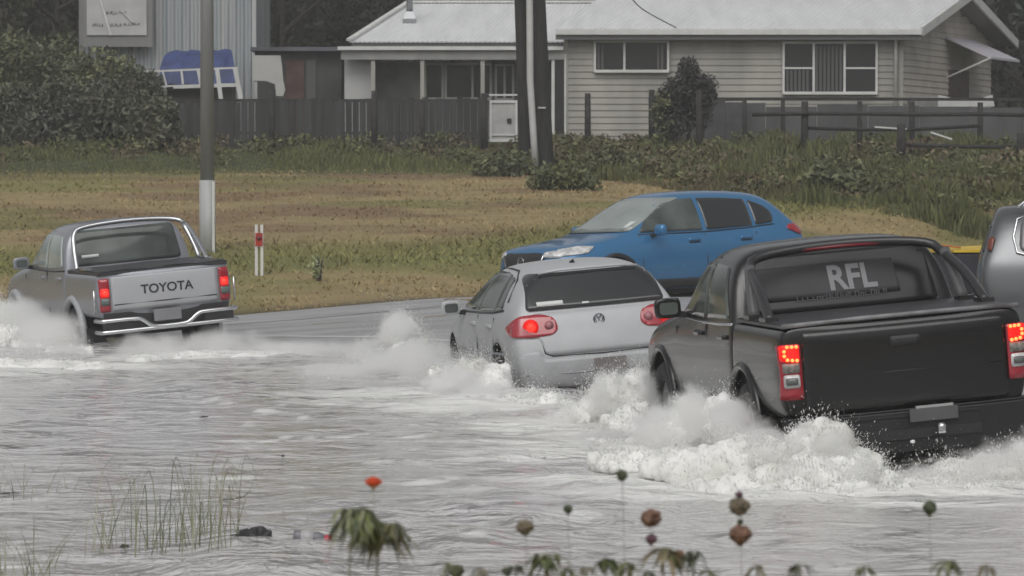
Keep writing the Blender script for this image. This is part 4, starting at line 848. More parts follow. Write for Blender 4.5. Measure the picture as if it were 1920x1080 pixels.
# ---- black pickup
def build_black():
    W_ = .91; cfg = dict(rail=1.215, roof=1.735, ya=1.22, yf=4.32, yc=3.62, belt=1.18, wr=(.39,.23), sideglass=M['glass_mid'], rearglass=mat('black_glass', (.016,.016,.018), .22, spec=.25), mirror=M['black_paint'], beltstrip=M['chrome'], zlow=.42, rake=.22)
    t, bed, bb, cab, cb = pickup('pickup_truck', 'large black pickup with lit brake lamps and big grey letters on its rear window', W_, 0, 1.55, 5.30, M['black_paint'], cfg)
    # tailgate panel, cap, lamps, bumper
    tg = patch(bb, 'B', [(-.735,.585),(.735,.585),(.735,1.17),(-.735,1.17)], M['black_paint'], 'tailgate', t, off=.016, thick=.02, r=.03)
    patch(bb, 'B', [(-.11,1.02),(.11,1.02),(.11,1.09),(-.11,1.09)], M['dark'], 'handle', tg, off=.03, r=.02)
    for y_ in (.84, ): ribtube(bb, 'B', [(-.70,y_),(0,y_+.002),(.70,y_)], .006, M['black_paint'], 'crease', tg, off=.017)
    mb = MB(); mb.tube([(-.86,.015,1.222),(-.3,-.012,1.232),(.3,-.012,1.232),(.86,.015,1.222)], .017, 8); mb.build('tailgate_cap', mat('scuffed_cap', (.17,.17,.175), .35, var=.4, vscale=5), t)
    for sx in (-1, 1):
        l = patch(bb, 'B', [(sx*.745,.705),(sx*.882,.705),(sx*.882,1.095),(sx*.745,1.095)], M['redlens'], 'tail_lamp', t, off=.02, thick=.03, r=.02)
        patch(bb, 'B', [(sx*.756,.975),(sx*.874,.975),(sx*.874,1.09),(sx*.756,1.09)], M['redglow'], 'brake_glow', l, off=.027, r=.02)
        mb = MB()
        C = [(.778,1.078),(.81,1.079),(.842,1.080),(.863,1.050),(.864,1.018),(.845,.990),(.812,.985),(.780,.982)]
        for (u, v) in C:
            h = hit(bb, 'B', sx*u, v, .034); mb.lathe([(0,-.005),(.0125,-.004),(.0125,.004),(0,.006)], 10, Matrix.Translation(h)@Matrix.Rotation(R(90),4,'X'))
        mb.build('led', M['led'], l)
        patch(bb, 'B', [(sx*.76,.895),(sx*.87,.895),(sx*.87,.962),(sx*.76,.962)], mat('amber_grey_lens', (.22,.20,.18), .15, var=.4, vscale=40), 'indicator', l, off=.028, r=.012)
        patch(bb, 'B', [(sx*.763,.79),(sx*.868,.79),(sx*.868,.883),(sx*.763,.883)], M['clearlens'], 'reversing_lamp', l, off=.028, r=.02)
        patch(bb, 'B', [(sx*.778,.81),(sx*.854,.81),(sx*.854,.862),(sx*.778,.862)], mat('grey_reflector', (.12,.13,.13), .2), 'reflector', l, off=.034, r=.015)
    bmb = MB(); 
    prof = [(-.89,.12),(-.87,-.03),(-.5,-.07),(.5,-.07),(.87,-.03),(.89,.12)]
    for (z0, z1, o_) in ((.27,.555,0),(.555,.572,-.02)):
        vs = [(x,y-o_,z0) for x,y in prof]+[(x,y-o_,z1) for x,y in prof]+[(x*.97,.2,z0) for x,y in prof]+[(x*.97,.2,z1) for x,y in prof]; k = 6
        fs = [(i,i+1,i+1+k,i+k) for i in range(5)]+[(i+k,i+1+k,i+1+3*k,i+3*k) for i in range(5)]+[(i+2*k,i+1+2*k,i+1,i) for i in range(5)]+[(0,k,3*k,2*k),(5,5+2*k,5+3*k,5+k)]
        bmb.add(vs, fs)
    b_ = bmb.build('rear_bumper', mat('bumper_black', (.012,.012,.013), .5, var=.2), t, bevel=.02)
    mb = MB(); mb.box((-.50,-.082,.52), (.50,-.071,.53)); mb.box((-.50,-.086,.36), (.50,-.071,.43)); mb.build('step_pad', M['rubber'], b_)
    mb = MB(); mb.box((-.02,-.105,.475), (.33,-.09,.565)); mb.build('number_plate', M['plate_dark'], t, bevel=.004)
    mb = MB(); mb.box((.03,-.100,.568), (.30,-.086,.586)); mb.build('plate_lamp', mat('pale_strip', (.35,.35,.35), .4), t)
    mb = MB(); mb.lathe([(0,-.03),(.02,-.028),(.032,-.01),(.032,.01),(.02,.028),(0,.03)], 14, Matrix.Translation((.16,-.26,.44))); mb.bar((.16,-.26,.42), (.16,-.05,.38), .05); mb.build('tow_ball', M['chrome'], t)
    mb = MB(); mb.box((-.80,.16,.20),(.80,.19,.45)); mb.tube([(0,.5,.30),(0,.5,.48)], .34, 20); mb.build('underbody_shade_panel', M['rubber'], t)  # dark sheet added for the shade below the bumper, plus spare wheel
    # tonneau cover
    mb = MB(); N=10; vs=[]
    for i in range(N+1):
        for j in range(N+1): x=-.84+1.68*i/N; y=.03+1.46*j/N; vs.append((x,y,1.232+.012*math.sin(math.pi*i/N)*math.sin(math.pi*j/N)))
    mb.add(vs, [(i*(N+1)+j,(i+1)*(N+1)+j,(i+1)*(N+1)+j+1,i*(N+1)+j+1) for i in range(N) for j in range(N)], True); mb.box((-.85,.025,1.205),(.85,1.5,1.228)); mb.build('tonneau_cover', M['tonneau'], t)
    # sports bar
    MS = mat('black_powder_coat', (.020,.020,.022), .35, coat=.3)
    mb = MB(); mb.tube([(-.80,.62,1.24),(-.77,1.02,1.46),(-.74,1.44,1.58),(-.67,1.56,1.675),(0,1.62,1.715),(.67,1.56,1.675),(.74,1.44,1.58),(.78,1.02,1.45),(.80,.62,1.24)], .036, 10, smooth_path=2)
    sb = mb.build('sports_bar', MS, t)
    for sx in (-1, 1):
        mb = MB(); mb.tube([(sx*.79,1.16,1.24),(sx*.77,1.28,1.42),(sx*.74,1.40,1.60)], .042, 10, smooth_path=1); mb.build('brace', mat('grey_powder_coat', (.10,.10,.105), .35), sb)
        mb = MB(); mb.box((sx*.80-.05,.55,1.232),(sx*.80+.05,.75,1.262)); mb.build('foot_plate', MS, sb); mb = MB(); mb.box((sx*.80-.05,1.08,1.232),(sx*.80+.05,1.26,1.262)); mb.build('foot_plate', MS, sb)
    mb = MB(); mb.tube([(-.32,1.575,1.685),(0,1.57,1.69),(.32,1.575,1.685)], .014, 8); mb.build('high_brake_lamp', mat('dull_red_lens', (.16,.012,.02), .2), sb)
    # banner and letters on the rear window
    bn = patch(cb, 'B', [(-.66,1.31),(.44,1.31),(.42,1.555),(-.62,1.555)], mat('grey_banner', (.042,.042,.046), .5, spec=.25, var=.12), 'window_banner', t, off=.018, thick=.004, r=.01)
    letters_on(cb, 'B', 'RFL', .085, 1.445, .25, mat('vinyl', (.24,.24,.25), .6, spec=.2), bn, bold=.007, off=.024, wide=.95)
    small_text(cb, -.36, .33, 1.325, .042, bn, 11)
    for sx in (-1, 1):       # flares
        flare(t, sx*.895, 1.22, .42, .475, .035, M['black_paint']); flare(t, sx*.88, 4.32, .42, .475, .035, M['black_paint'])
        mb = MB(); mb.box((sx*.78-.13,.70,.20),(sx*.78+.13,.72,.52)); mb.build('mud_flap', M['rubber'], t)
    place(t, (-.882, 0, 1.095), 1463, 648, 26.1, 9.1, 5.0)
    return t
M['tag'] = mat('tagline_vinyl', (.11,.11,.115), .6, spec=.2)
def small_text(bvh, x0, x1, z, h, parent, seed, m=None, off=.026):
    """a line of writing too small to read in the photograph: blurred letter shapes"""
    r = random.Random(seed); mb = MB(); x = x0
    while x < x1:
        w_ = r.uniform(.55,.95)*h; hh = h*r.choice((.7,.7,.95,1)); p = hit(bvh, 'B', x, z, off); y = p.y; st = h*.22
        kind = r.randint(0, 3)
        mb.box((x, y-.003, z-h/2), (x+st, y, z-h/2+hh))
        if kind in (0, 2): mb.box((x+w_-st, y-.003, z-h/2), (x+w_, y, z-h/2+hh))
        if kind in (0, 1): mb.box((x+st, y-.003, z-h/2+hh-st), (x+w_-st*(kind == 0), y, z-h/2+hh))
        if kind in (2, 3): mb.box((x+st, y-.003, z-h/2), (x+w_-st*(kind == 2), y, z-h/2+st))
        if kind == 1: mb.box((x+st, y-.003, z-h*.1), (x+w_*.9, y, z-h*.1+st))
        x += w_+h*.16+(h*.5 if r.random() < .12 else 0)
    mb.build('lettering', m or M['tag'], parent)
def flare(parent, x, y, z, rad, tk, m, a0=-20, a1=200):
    mb = MB(); pts = [(x, y+math.cos(R(a0+(a1-a0)*i/20))*rad, z+math.sin(R(a0+(a1-a0)*i/20))*rad) for i in range(21)]; mb.tube(pts, tk, 8); mb.build('wheel_arch_trim', m, parent)
black = build_black()

# ---- silver pickup
def build_silver():
    W_ = .885; cfg = dict(rail=1.20, roof=1.775, ya=1.20, yf=4.28, yc=3.66, belt=1.20, wr=(.385,.22), sideglass=M['glass_daylit'], rearglass=M['glass_mid'], mirror=M['grey_silver'], beltstrip=M['dark'], zlow=.50, rake=.14)
    t, bed, bb, cab, cb = pickup('pickup_truck', 'silver pickup with a polished sports bar and chrome rear bumper at the left edge', W_, 0, 1.55, 5.20, M['grey_silver'], cfg)
    tg = patch(bb, 'B', [(-.68,.72),(.68,.72),(.68,1.14),(-.68,1.14)], M['silver_paint'], 'tailgate', t, off=.016, thick=.02, r=.02)
    ribtube(bb, 'B', [(-.66,.80),(0,.80),(.66,.80)], .008, M['dark'], 'crease', tg, off=.017)
    letters_on(bb, 'B', 'TOYOTA', .02, .955, .155, mat('dark_letters', (.035,.035,.04), .5), tg, bold=.003, off=.020, wide=1.05)
    for sx in (-1, 1):
        l = patch(bb, 'B', [(sx*.705,.72),(sx*.825,.72),(sx*.825,1.13),(sx*.705,1.13)], M['redlens'], 'tail_lamp', t, off=.022, thick=.03, r=.02)
        patch(bb, 'B', [(sx*.712,.90),(sx*.820,.90),(sx*.820,1.01),(sx*.712,1.01)], M['redglow'], 'brake_glow', l, off=.028, r=.03)
        h = hit(bb, 'B', sx*.766, .955, .033); mb = MB(); mb.lathe([(0,-.01),(.036,-.008),(.036,.004),(0,.01)], 16, Matrix.Translation(h)@Matrix.Rotation(R(90),4,'X')); mb.build('brake_light', M['led'] if False else M['lit'], l)
        patch(bb, 'B', [(sx*.712,.80),(sx*.820,.80),(sx*.820,.89),(sx*.712,.89)], mat('grey_lens', (.12,.15,.14), .2), 'indicator', l, off=.028, r=.02)
        mb = MB(); mb.tube([(sx*.90,.02,.70),(sx*.90,-.005,1.0)], .012, 8); mb.build('lamp_guard', M['chrome'], t)
        flare(t, sx*.875, 1.20, .40, .46, .05, M['silver_paint']); flare(t, sx*.87, 4.28, .40, .46, .05, M['silver_paint'])
        mb = MB(); mb.box((sx*.74-.12,.68,.16),(sx*.74+.12,.70,.5)); mb.build('mud_flap', M['rubber'], t)
    mb = MB(); mb.box((-.80,-.03,.50),(.80,.10,.70)); mb.build('bumper_beam', M['dark'], t)
    ch = MB()
    ch.tube([(-.88,.12,.615),(-.88,-.10,.615),(-.83,-.14,.615),(-.42,-.15,.615),(-.36,-.15,.60),(-.24,-.15,.505),(-.15,-.15,.49),(.15,-.15,.49),(.24,-.15,.505),(.36,-.15,.60),(.42,-.15,.615),(.83,-.14,.615),(.88,-.10,.615),(.88,.12,.615)], .027, 10, smooth_path=1)
    ch.tube([(-.88,.12,.475),(-.88,-.10,.475),(-.83,-.14,.475),(-.2,-.15,.475),(.2,-.15,.475),(.83,-.14,.475),(.88,-.10,.475),(.88,.12,.475)], .027, 10, smooth_path=1)
    rb = ch.build('rear_bumper', M['chrome'], t)
    for sx in (-1, 1): mb = MB(); mb.box((min(sx*.45,sx*.82),-.14,.495),(max(sx*.45,sx*.82),-.10,.590)); mb.build('step_pad', M['dark'], rb)
    mb = MB(); mb.box((-.20,-.150,.555),(.15,-.135,.70)); mb.build('number_plate', M['plate'], t, bevel=.004)
    mb = MB(); N=10; vs=[]
    for i in range(N+1):
        for j in range(N+1): x=-.82+1.64*i/N; y=.0+1.50*j/N; vs.append((x,y,1.222+.03*math.sin(math.pi*i/N)*math.sin(math.pi*j/N)+.006*math.sin(9*x+5*y)))
    mb.add(vs, [(i*(N+1)+j,(i+1)*(N+1)+j,(i+1)*(N+1)+j+1,i*(N+1)+j+1) for i in range(N) for j in range(N)], True); mb.box((-.83,-.012,1.165),(.83,1.5,1.216)); mb.build('tonneau_cover', M['tonneau'], t)
    MS = mat('brushed_steel_bar', (.55,.56,.58), .25, 1)
    mb = MB(); mb.tube([(-.78,1.20,1.22),(-.77,1.30,1.48),(-.74,1.40,1.66),(-.65,1.45,1.745),(0,1.46,1.785),(.65,1.45,1.745),(.73,1.32,1.66),(.77,1.05,1.48),(.79,.72,1.22)], .030, 10, smooth_path=2); sb = mb.build('sports_bar', MS, t)
    mb = MB(); mb.tube([(-.78,.66,1.22),(-.75,1.0,1.50),(-.68,1.30,1.72)], .036, 10, smooth_path=1); 
    mb = MB(); mb.tube([(.79,1.05,1.22),(.76,1.15,1.42),(.69,1.33,1.68)], .030, 10, smooth_path=1); mb.build('brace', MS, sb)
    for sx in (-1, 1): mb = MB(); mb.box((sx*.785-.05,.62,1.225),(sx*.785+.05,.86,1.25)); mb.build('foot_plate', MS, sb)
    patch(cb, 'B', [(-.60,1.335),(-.38,1.335),(-.38,1.375),(-.60,1.375)], M['sticker'], 'sticker', t, off=.020, thick=.004, r=.005)
    place(t, (-.825, 0, .955), 187, 551, 46.0, 21, 5.2)
    return t
silver = build_silver()

def hatch(name, label, cat, paint, D, hw, L, wheels, wr, gl, tail):
    """D: dict of stations"""
    t = mk(name, label, cat)
    body, bv = loft(D, 'body', paint, t, [(wheels[0], wr+.02, wr+.055, hw-.26), (wheels[1], wr+.02, wr+.055, hw-.26)])
    for sx in (-1, 1):
        for yw in wheels: wheel(t, sx*(hw-.13), yw, wr, wr, .22, wr*.66)
    mb = MB(); mb.box((-hw*.7,.3,.2),(hw*.7,L-.3,.34)); mb.build('chassis', M['dark'], t)
    return t, body, bv

# ---- silver hatchback
def build_golf():
    st = [S(.02, [.66,.74,.80,.79,.72,.50], [.26,.32,.58,.80,.98,1.325], (1.350,1.355), (.06,.02,0,.10,.14,.42)),
          S(.06, [.74,.82,.865,.85,.79,.575], [.23,.29,.57,.83,1.00,1.360], (1.390,1.400), (.06,.03,.01,.10,.12,.40)),
          S(.30, [.77,.86,.88,.875,.83,.60], [.22,.28,.56,.84,1.00,1.390], (1.420,1.430), (0,0,0,.03,.05,.32)),
          S(.80, [.78,.865,.88,.88,.845,.615], [.22,.28,.55,.84,.99,1.410], (1.440,1.450), (0,0,0,0,0,.10)),
          S(1.365, [.78,.865,.88,.88,.85,.615], [.22,.28,.55,.83,.97,1.415], (1.445,1.455)),
          S(2.00, [.78,.865,.88,.88,.85,.61], [.22,.28,.55,.82,.955,1.405], (1.435,1.445)),
          S(2.45, [.78,.865,.88,.88,.85,.59], [.22,.28,.55,.82,.945,1.355], (1.390,1.400)),
          S(3.15, [.78,.865,.88,.87,.83,.72], [.22,.28,.55,.80,.935,.99], (1.03,1.04)),
          S(3.30, [.78,.865,.88,.87,.82,.70], [.22,.28,.55,.80,.91,.955], (.995,1.005)),
          S(3.80, [.76,.84,.86,.84,.78,.66], [.22,.28,.53,.74,.82,.86], (.895,.905)),
          S(4.08, [.68,.76,.78,.74,.66,.56], [.24,.30,.50,.66,.73,.76], (.785,.79)),
          S(4.16, [.58,.66,.68,.64,.58,.48], [.27,.33,.49,.62,.68,.71], (.725,.73))]
    t, body, bv = hatch('hatchback_car', 'silver hatchback with one bright round brake lamp wading between the two pickups', 'car', M['silver_paint'], st, .88, 4.2, (.88, 3.46), .315, None, None)
    rt = 1.345
    for sd in ('L', 'R'):
        patch(bv, sd, [(2.95,.985),(2.50,1.27),(2.22,rt),(1.98,rt+.01),(1.98,.985)], M['glass_mid'], 'side_window', t, r=.03)
        patch(bv, sd, [(1.91,.985),(1.91,rt+.01),(1.50,rt+.01),(1.12,rt-.01),(1.12,1.005)], M['glass_mid'], 'side_window', t, r=.03)
        patch(bv, sd, [(1.06,1.01),(1.06,rt-.015),(.86,rt-.05),(.78,1.03)], M['glass'], 'quarter_window', t, r=.04)
        ribtube(bv, sd, [(3.02,.95),(2.5,.955),(1.9,.965),(1.2,.985),(.7,1.02)], .012, M['dark'], 'belt_strip', t)
        ribtube(bv, sd, [(2.98,1.0),(2.55,1.26),(2.2,1.372),(1.6,1.392),(1.1,1.382),(.78,1.30),(.64,1.10)], .012, M['dark'], 'window_trim', t)
        for y_ in (1.945, 1.08): ribtube(bv, sd, [(y_,.35),(y_,.65),(y_,.94)], .007, M['dark'], 'door_seam', t)
        ribtube(bv, sd, [(3.0,.35),(3.02,.9)], .007, M['dark'], 'door_seam', t)
        for yh in (1.16, 2.02): patch(bv, sd, [(yh,.83),(yh+.2,.83),(yh+.2,.865),(yh,.865)], M['silver_paint'], 'door_handle', t, off=.028, thick=.03, r=.012)
        ribtube(bv, sd, [(.55,.60),(1.3,.58),(2.6,.57),(3.1,.57)], .012, M['grey_silver'], 'rub_strip', t)
    for sx in (-1, 1): mirror_unit(t, sx*.99, 2.72, 1.00, M['silver_paint'], s=.95)
    patch(bv, 'B', [(-.70,1.01),(.70,1.01),(.63,1.29),(.57,1.355),(-.57,1.355),(-.63,1.29)], M['glass'], 'rear_window', t, r=.05)
    # spoiler lip
    mb = MB(); mb.tube([(-.50,.43,1.365),(-.3,.40,1.385),(.3,.40,1.385),(.50,.43,1.365)], .013, 8); mb.build('spoiler', M['silver_paint'], t)
    patch(bv, 'F', [(-.66,.99),(.66,.99),(.54,1.38),(-.54,1.38)], M['glass'], 'windscreen', t, r=.05, cell=.1)
    tgp = [(-.56,.58),(.56,.58),(.62,.76),(.66,.99),(-.66,.99),(-.62,.80)]
    tgate = patch(bv, 'B', tgp, M['silver_paint'], 'tailgate', t, off=.010, thick=.02, r=.06)
    ribtube(bv, 'B', [(-.60,.78),(-.57,.60),(-.5,.57),(0,.56),(.5,.57),(.57,.60),(.60,.78)], .007, M['dark'], 'gap', tgate, off=.002)
    for sx in (-1, 1):
        P_ = [(sx*.41,.82),(sx*.43,.93),(sx*.56,.975),(sx*.78,.965),(sx*.862,.88),(sx*.862,.77),(sx*.66,.755),(sx*.47,.77)]
        l = patch(bv, 'B', P_, M['redlens'], 'tail_lamp', t, off=.018, thick=.03, r=.05, cell=.03)
        side = 'L' if sx < 0 else 'R'
        patch(bv, side, [(.02,.775),(.22,.80),(.24,.86),(.20,.93),(.10,.955),(.02,.95)], M['redlens'], 'tail_lamp', t, off=.014, thick=.02, r=.04, cell=.03)
        for rr, mm, oo in ((.078, M['redglow'], .030), (.045, M['lit'], .036)):
            h = hit(bv, 'B', sx*.68, .865, oo); mb = MB(); mb.lathe([(0,-.004),(rr*.6,-.004),(rr,.004),(0,.006)], 24, Matrix.Translation(h)@Matrix.Rotation(R(90),4,'X')@Matrix.Rotation(R(18)*sx,4,'Y')); mb.build('brake_light', mm if (sx < 0 or rr > .05) else M['redglow'], l)
        h = hit(bv, 'B', sx*.50, .87, .03); mb = MB(); mb.lathe([(0,-.004),(.03,-.004),(.045,.004),(0,.006)], 20, Matrix.Translation(h)@Matrix.Rotation(R(90),4,'X')); mb.build('reversing_lamp', mat('pink_lens', (.40,.16,.18), .15), l)
    # round two-letter emblem
    e = hit(bv, 'B', 0, .885, .018); mb = MB(); 
    TT = Matrix.Translation(e)@Matrix.Rotation(R(90),4,'X')
    mb.tube([TT@Vector((.052*math.cos(a*.2618), .052*math.sin(a*.2618), 0)) for a in range(24)], .006, 6, closed=True)
    for pl in ([(-.022,.044),(0,.006),(.022,.044)], [(-.044,.022),(-.020,-.042),(0,.0),(.020,-.042),(.044,.022)]): mb.tube([TT@Vector((x,y,0)) for x,y in pl], .0055, 6)
    mb.build('emblem', mat('dark_chrome', (.13,.14,.16), .25, .9), tgate)
    # bumper
    patch(bv, 'B', [(-.80,.28),(.80,.28),(.83,.60),(.62,.64),(.58,.545),(-.58,.545),(-.62,.64),(-.83,.60)], M['silver_paint'], 'rear_bumper', t, off=.02, thick=.03, r=.06)
    ribtube(bv, 'B', [(-.78,.40),(-.3,.395),(.3,.395),(.78,.40)], .009, M['grey_silver'], 'bumper_strip', t, off=.022)
    h = hit(bv, 'B', .05, .455, .035); mb = MB(); mb.box((h.x-.16,h.y-.02,h.z-.062),(h.x+.16,h.y-.004,h.z+.062)); mb.build('number_plate', mat('plate_brown_grey', (.17,.155,.15), .5, var=.1), t, bevel=.004)
    patch(bv, 'B', [(-.58,1.04),(-.32,1.04),(-.32,1.085),(-.58,1.085)], M['sticker'], 'sticker', t, off=.020, thick=.004, r=.005)
    patch(bv, 'B', [(-.14,1.035),(-.06,1.035),(-.07,1.055),(-.13,1.055)], M['sticker'], 'sticker', t, off=.020, thick=.004, r=.005)
    h = hit(bv, 'T', -.08, .75, 0); mb = MB(); mb.tube([h, h+Vector((0,-.06,.035))], [.016,.006], 8); mb.lathe([(0,0),(.03,0),(.02,.02),(0,.025)], 12, Matrix.Translation(h)); mb.build('aerial', M['dark'], t)
    for sx in (-1, 1): patch(bv, 'F', [(sx*.40,.60),(sx*.68,.62),(sx*.66,.74),(sx*.44,.70)], M['clearlens'], 'headlight', t, r=.03)
    patch(bv, 'F', [(-.36,.50),(.36,.50),(.34,.64),(-.34,.64)], M['dark'], 'grille', t)
    place(t, (-.640, .12, .865), 1002, 613, 36.4, 11.2, 4.9)
    return t
golf = build_golf()

# ---- blue crossover, oncoming
def build_blue():
    st = [S(.02, [.66,.76,.84,.80,.72,.50], [.34,.40,.66,.98,1.12,1.50], (1.53,1.54), (.06,.02,0,.06,.12,.52)),
          S(.08, [.74,.84,.89,.87,.80,.58], [.30,.36,.66,.98,1.13,1.54], (1.58,1.59), (.05,.02,0,.05,.10,.48)),
          S(.35, [.78,.89,.92,.91,.85,.62], [.27,.33,.65,.98,1.13,1.58], (1.63,1.64), (0,0,0,0,.04,.40)),
          S(.95, [.80,.90,.92,.92,.87,.64], [.26,.32,.64,.97,1.11,1.61], (1.66,1.67), (0,0,0,0,0,.10)),
          S(1.6, [.80,.90,.92,.92,.87,.64], [.26,.32,.63,.95,1.08,1.63], (1.68,1.69)),
          S(2.2, [.80,.90,.92,.92,.87,.63], [.26,.32,.62,.93,1.06,1.62], (1.67,1.68)),
          S(2.55, [.80,.90,.92,.92,.87,.60], [.26,.32,.62,.92,1.05,1.57], (1.62,1.63)),
          S(3.30, [.80,.90,.92,.91,.86,.74], [.26,.32,.62,.90,1.04,1.09], (1.13,1.14)),
          S(3.45, [.80,.90,.92,.91,.85,.73], [.26,.32,.61,.89,1.01,1.06], (1.10,1.11)),
          S(4.10, [.78,.88,.90,.88,.80,.68], [.27,.33,.60,.82,.92,.96], (1.0,1.01)),
          S(4.42, [.70,.78,.82,.78,.70,.60], [.30,.36,.58,.77,.89,.94], (.97,.98)),
          S(4.52, [.60,.68,.72,.68,.62,.52], [.34,.40,.56,.72,.83,.87], (.89,.90))]
    t, body, bv = hatch('suv_car', 'bright blue crossover facing left on the far lane behind the silver hatchback', 'car', M['blue_paint'], st, .92, 4.55, (.86, 3.56), .36, None, None)
    rt = 1.545
    MG = M['glass_mid']; 
    for sd in ('L', 'R'):
        f1 = patch(bv, sd, [(3.08,1.10),(2.85,1.30),(2.50,1.50),(2.20,rt+.01),(1.98,rt+.02),(1.98,1.105)], MG, 'side_window', t, r=.03)
        patch(bv, sd, [(1.90,1.105),(1.90,rt+.02),(1.5,rt+.01),(1.06,rt-.02),(1.06,1.14)], M['glass'], 'side_window', t, r=.03)
        patch(bv, sd, [(1.0,1.145),(1.0,rt-.03),(.76,rt-.12),(.64,1.32),(.66,1.18)], M['glass'], 'quarter_window', t, r=.05)
        ribtube(bv, sd, [(3.12,1.075),(2.5,1.075),(1.9,1.08),(1.2,1.11),(.66,1.15)], .010, M['dark'], 'belt_strip', t)
        for yh in (1.12, 2.06): patch(bv, sd, [(yh,.955),(yh+.21,.95),(yh+.21,.985),(yh,.99)], M['blue_paint'], 'door_handle', t, off=.03, thick=.03, r=.012); 
        for yh in (1.12, 2.06): patch(bv, sd, [(yh,.925),(yh+.2,.92),(yh+.2,.94),(yh,.945)], M['dark'], 'handle_recess', t, off=.004, thick=.004, r=.006)
        for y_ in (1.94, 1.02, 3.10): ribtube(bv, sd, [(y_,.42),(y_,.7),(y_,1.05)], .006, M['dark'], 'door_seam', t)
        patch(bv, sd, [(3.0,.30),(3.0,.42),(1.4,.42),(1.4,.30)], M['dark'], 'sill', t, off=.015, thick=.02)
        patch(bv, sd, [(.04,.99),(.20,.98),(.44,1.07),(.38,1.13),(.06,1.15)], M['redlens'], 'tail_lamp', t, off=.02, thick=.03, r=.03, cell=.04)
        patch(bv, sd, [(4.42,.80),(4.02,.84),(3.88,.93),(4.10,.94),(4.40,.90)], M['clearlens'], 'headlight', t, off=.014, thick=.02, r=.02, cell=.03)
    for sx in (-1, 1):
        mirror_unit(t, sx*1.04, 2.86, 1.13, M['blue_paint'], s=1.05); flare(t, sx*.905, .86, .38, .42, .03, M['dark']); flare(t, sx*.90, 3.56, .38, .42, .03, M['dark'])
        patch(bv, 'F', [(sx*.46,.80),(sx*.74,.79),(sx*.76,.90),(sx*.50,.87)], M['clearlens'], 'headlight', t, r=.02, off=.016, cell=.03)
        patch(bv, 'B', [(sx*.40,1.02),(sx*.84,1.00),(sx*.82,1.10),(sx*.48,1.08)], M['redlens'], 'tail_lamp', t, r=.03, off=.02)
    ws = patch(bv, 'F', [(-.74,1.115),(.74,1.115),(.56,1.585),(-.56,1.585)], mat('windscreen_sheen', (.24,.27,.26), .06, spec=.7, var=.2, vscale=1.2), 'windscreen', t, r=.04, cell=.08)  # pale glass colour stands for light reflected in the windscreen
    for x0, x1 in ((-.66,-.05),(.02,.60)): ribtube(bv, 'F', [(x0,1.14),((x0+x1)/2,1.165),(x1,1.135)], .014, M['dark'], 'wiper', ws, off=.02)
    patch(bv, 'F', [(-.66,1.16),(-.58,1.16),(-.58,1.25),(-.65,1.25)], M['sticker'], 'sticker', ws, off=.020, thick=.003, r=.004)
    patch(bv, 'B', [(-.62,1.17),(.62,1.17),(.50,1.48),(-.50,1.48)], M['glass'], 'rear_window', t, r=.04)
    gr = patch(bv, 'F', [(-.44,.56),(.44,.56),(.50,.82),(.40,.86),(-.40,.86),(-.50,.82)], M['dark'], 'grille', t, off=.02, thick=.02, r=.04, cell=.05)
    ribtube(bv, 'F', [(-.50,.83),(-.40,.62),(0,.575),(.40,.62),(.50,.83)], .012, M['chrome'], 'grille_trim', gr, off=.026)
    e = hit(bv, 'F', 0, .75, .03); mb = MB(); TT = Matrix.Translation(e)@Matrix.Rotation(R(90),4,'X'); mb.tube([TT@Vector((.075*math.cos(a*.2618), .058*math.sin(a*.2618), 0)) for a in range(24)], .006, 6, closed=True); mb.tube([TT@Vector(p) for p in ((-.068,.026,0),(-.035,.018,0),(0,-.012,0),(.035,.018,0),(.068,.026,0))], .006, 6); mb.build('emblem', M['chrome'], gr)
    patch(bv, 'F', [(-.66,.34),(.66,.34),(.62,.48),(-.62,.48)], M['dark'], 'lower_grille', t, off=.012)
    # heading left and towards the camera
    place(t, (-.92, 0.10, 1.05), 1518, 432, 55.2, 90+34, 0, 0)
    # nose slightly down the crossfall
    t.matrix_world = t.matrix_world@Matrix.Rotation(R(-1.6), 4, 'X')@Matrix.Rotation(R(1.5), 4, 'Y')
    return t
blue = build_blue()

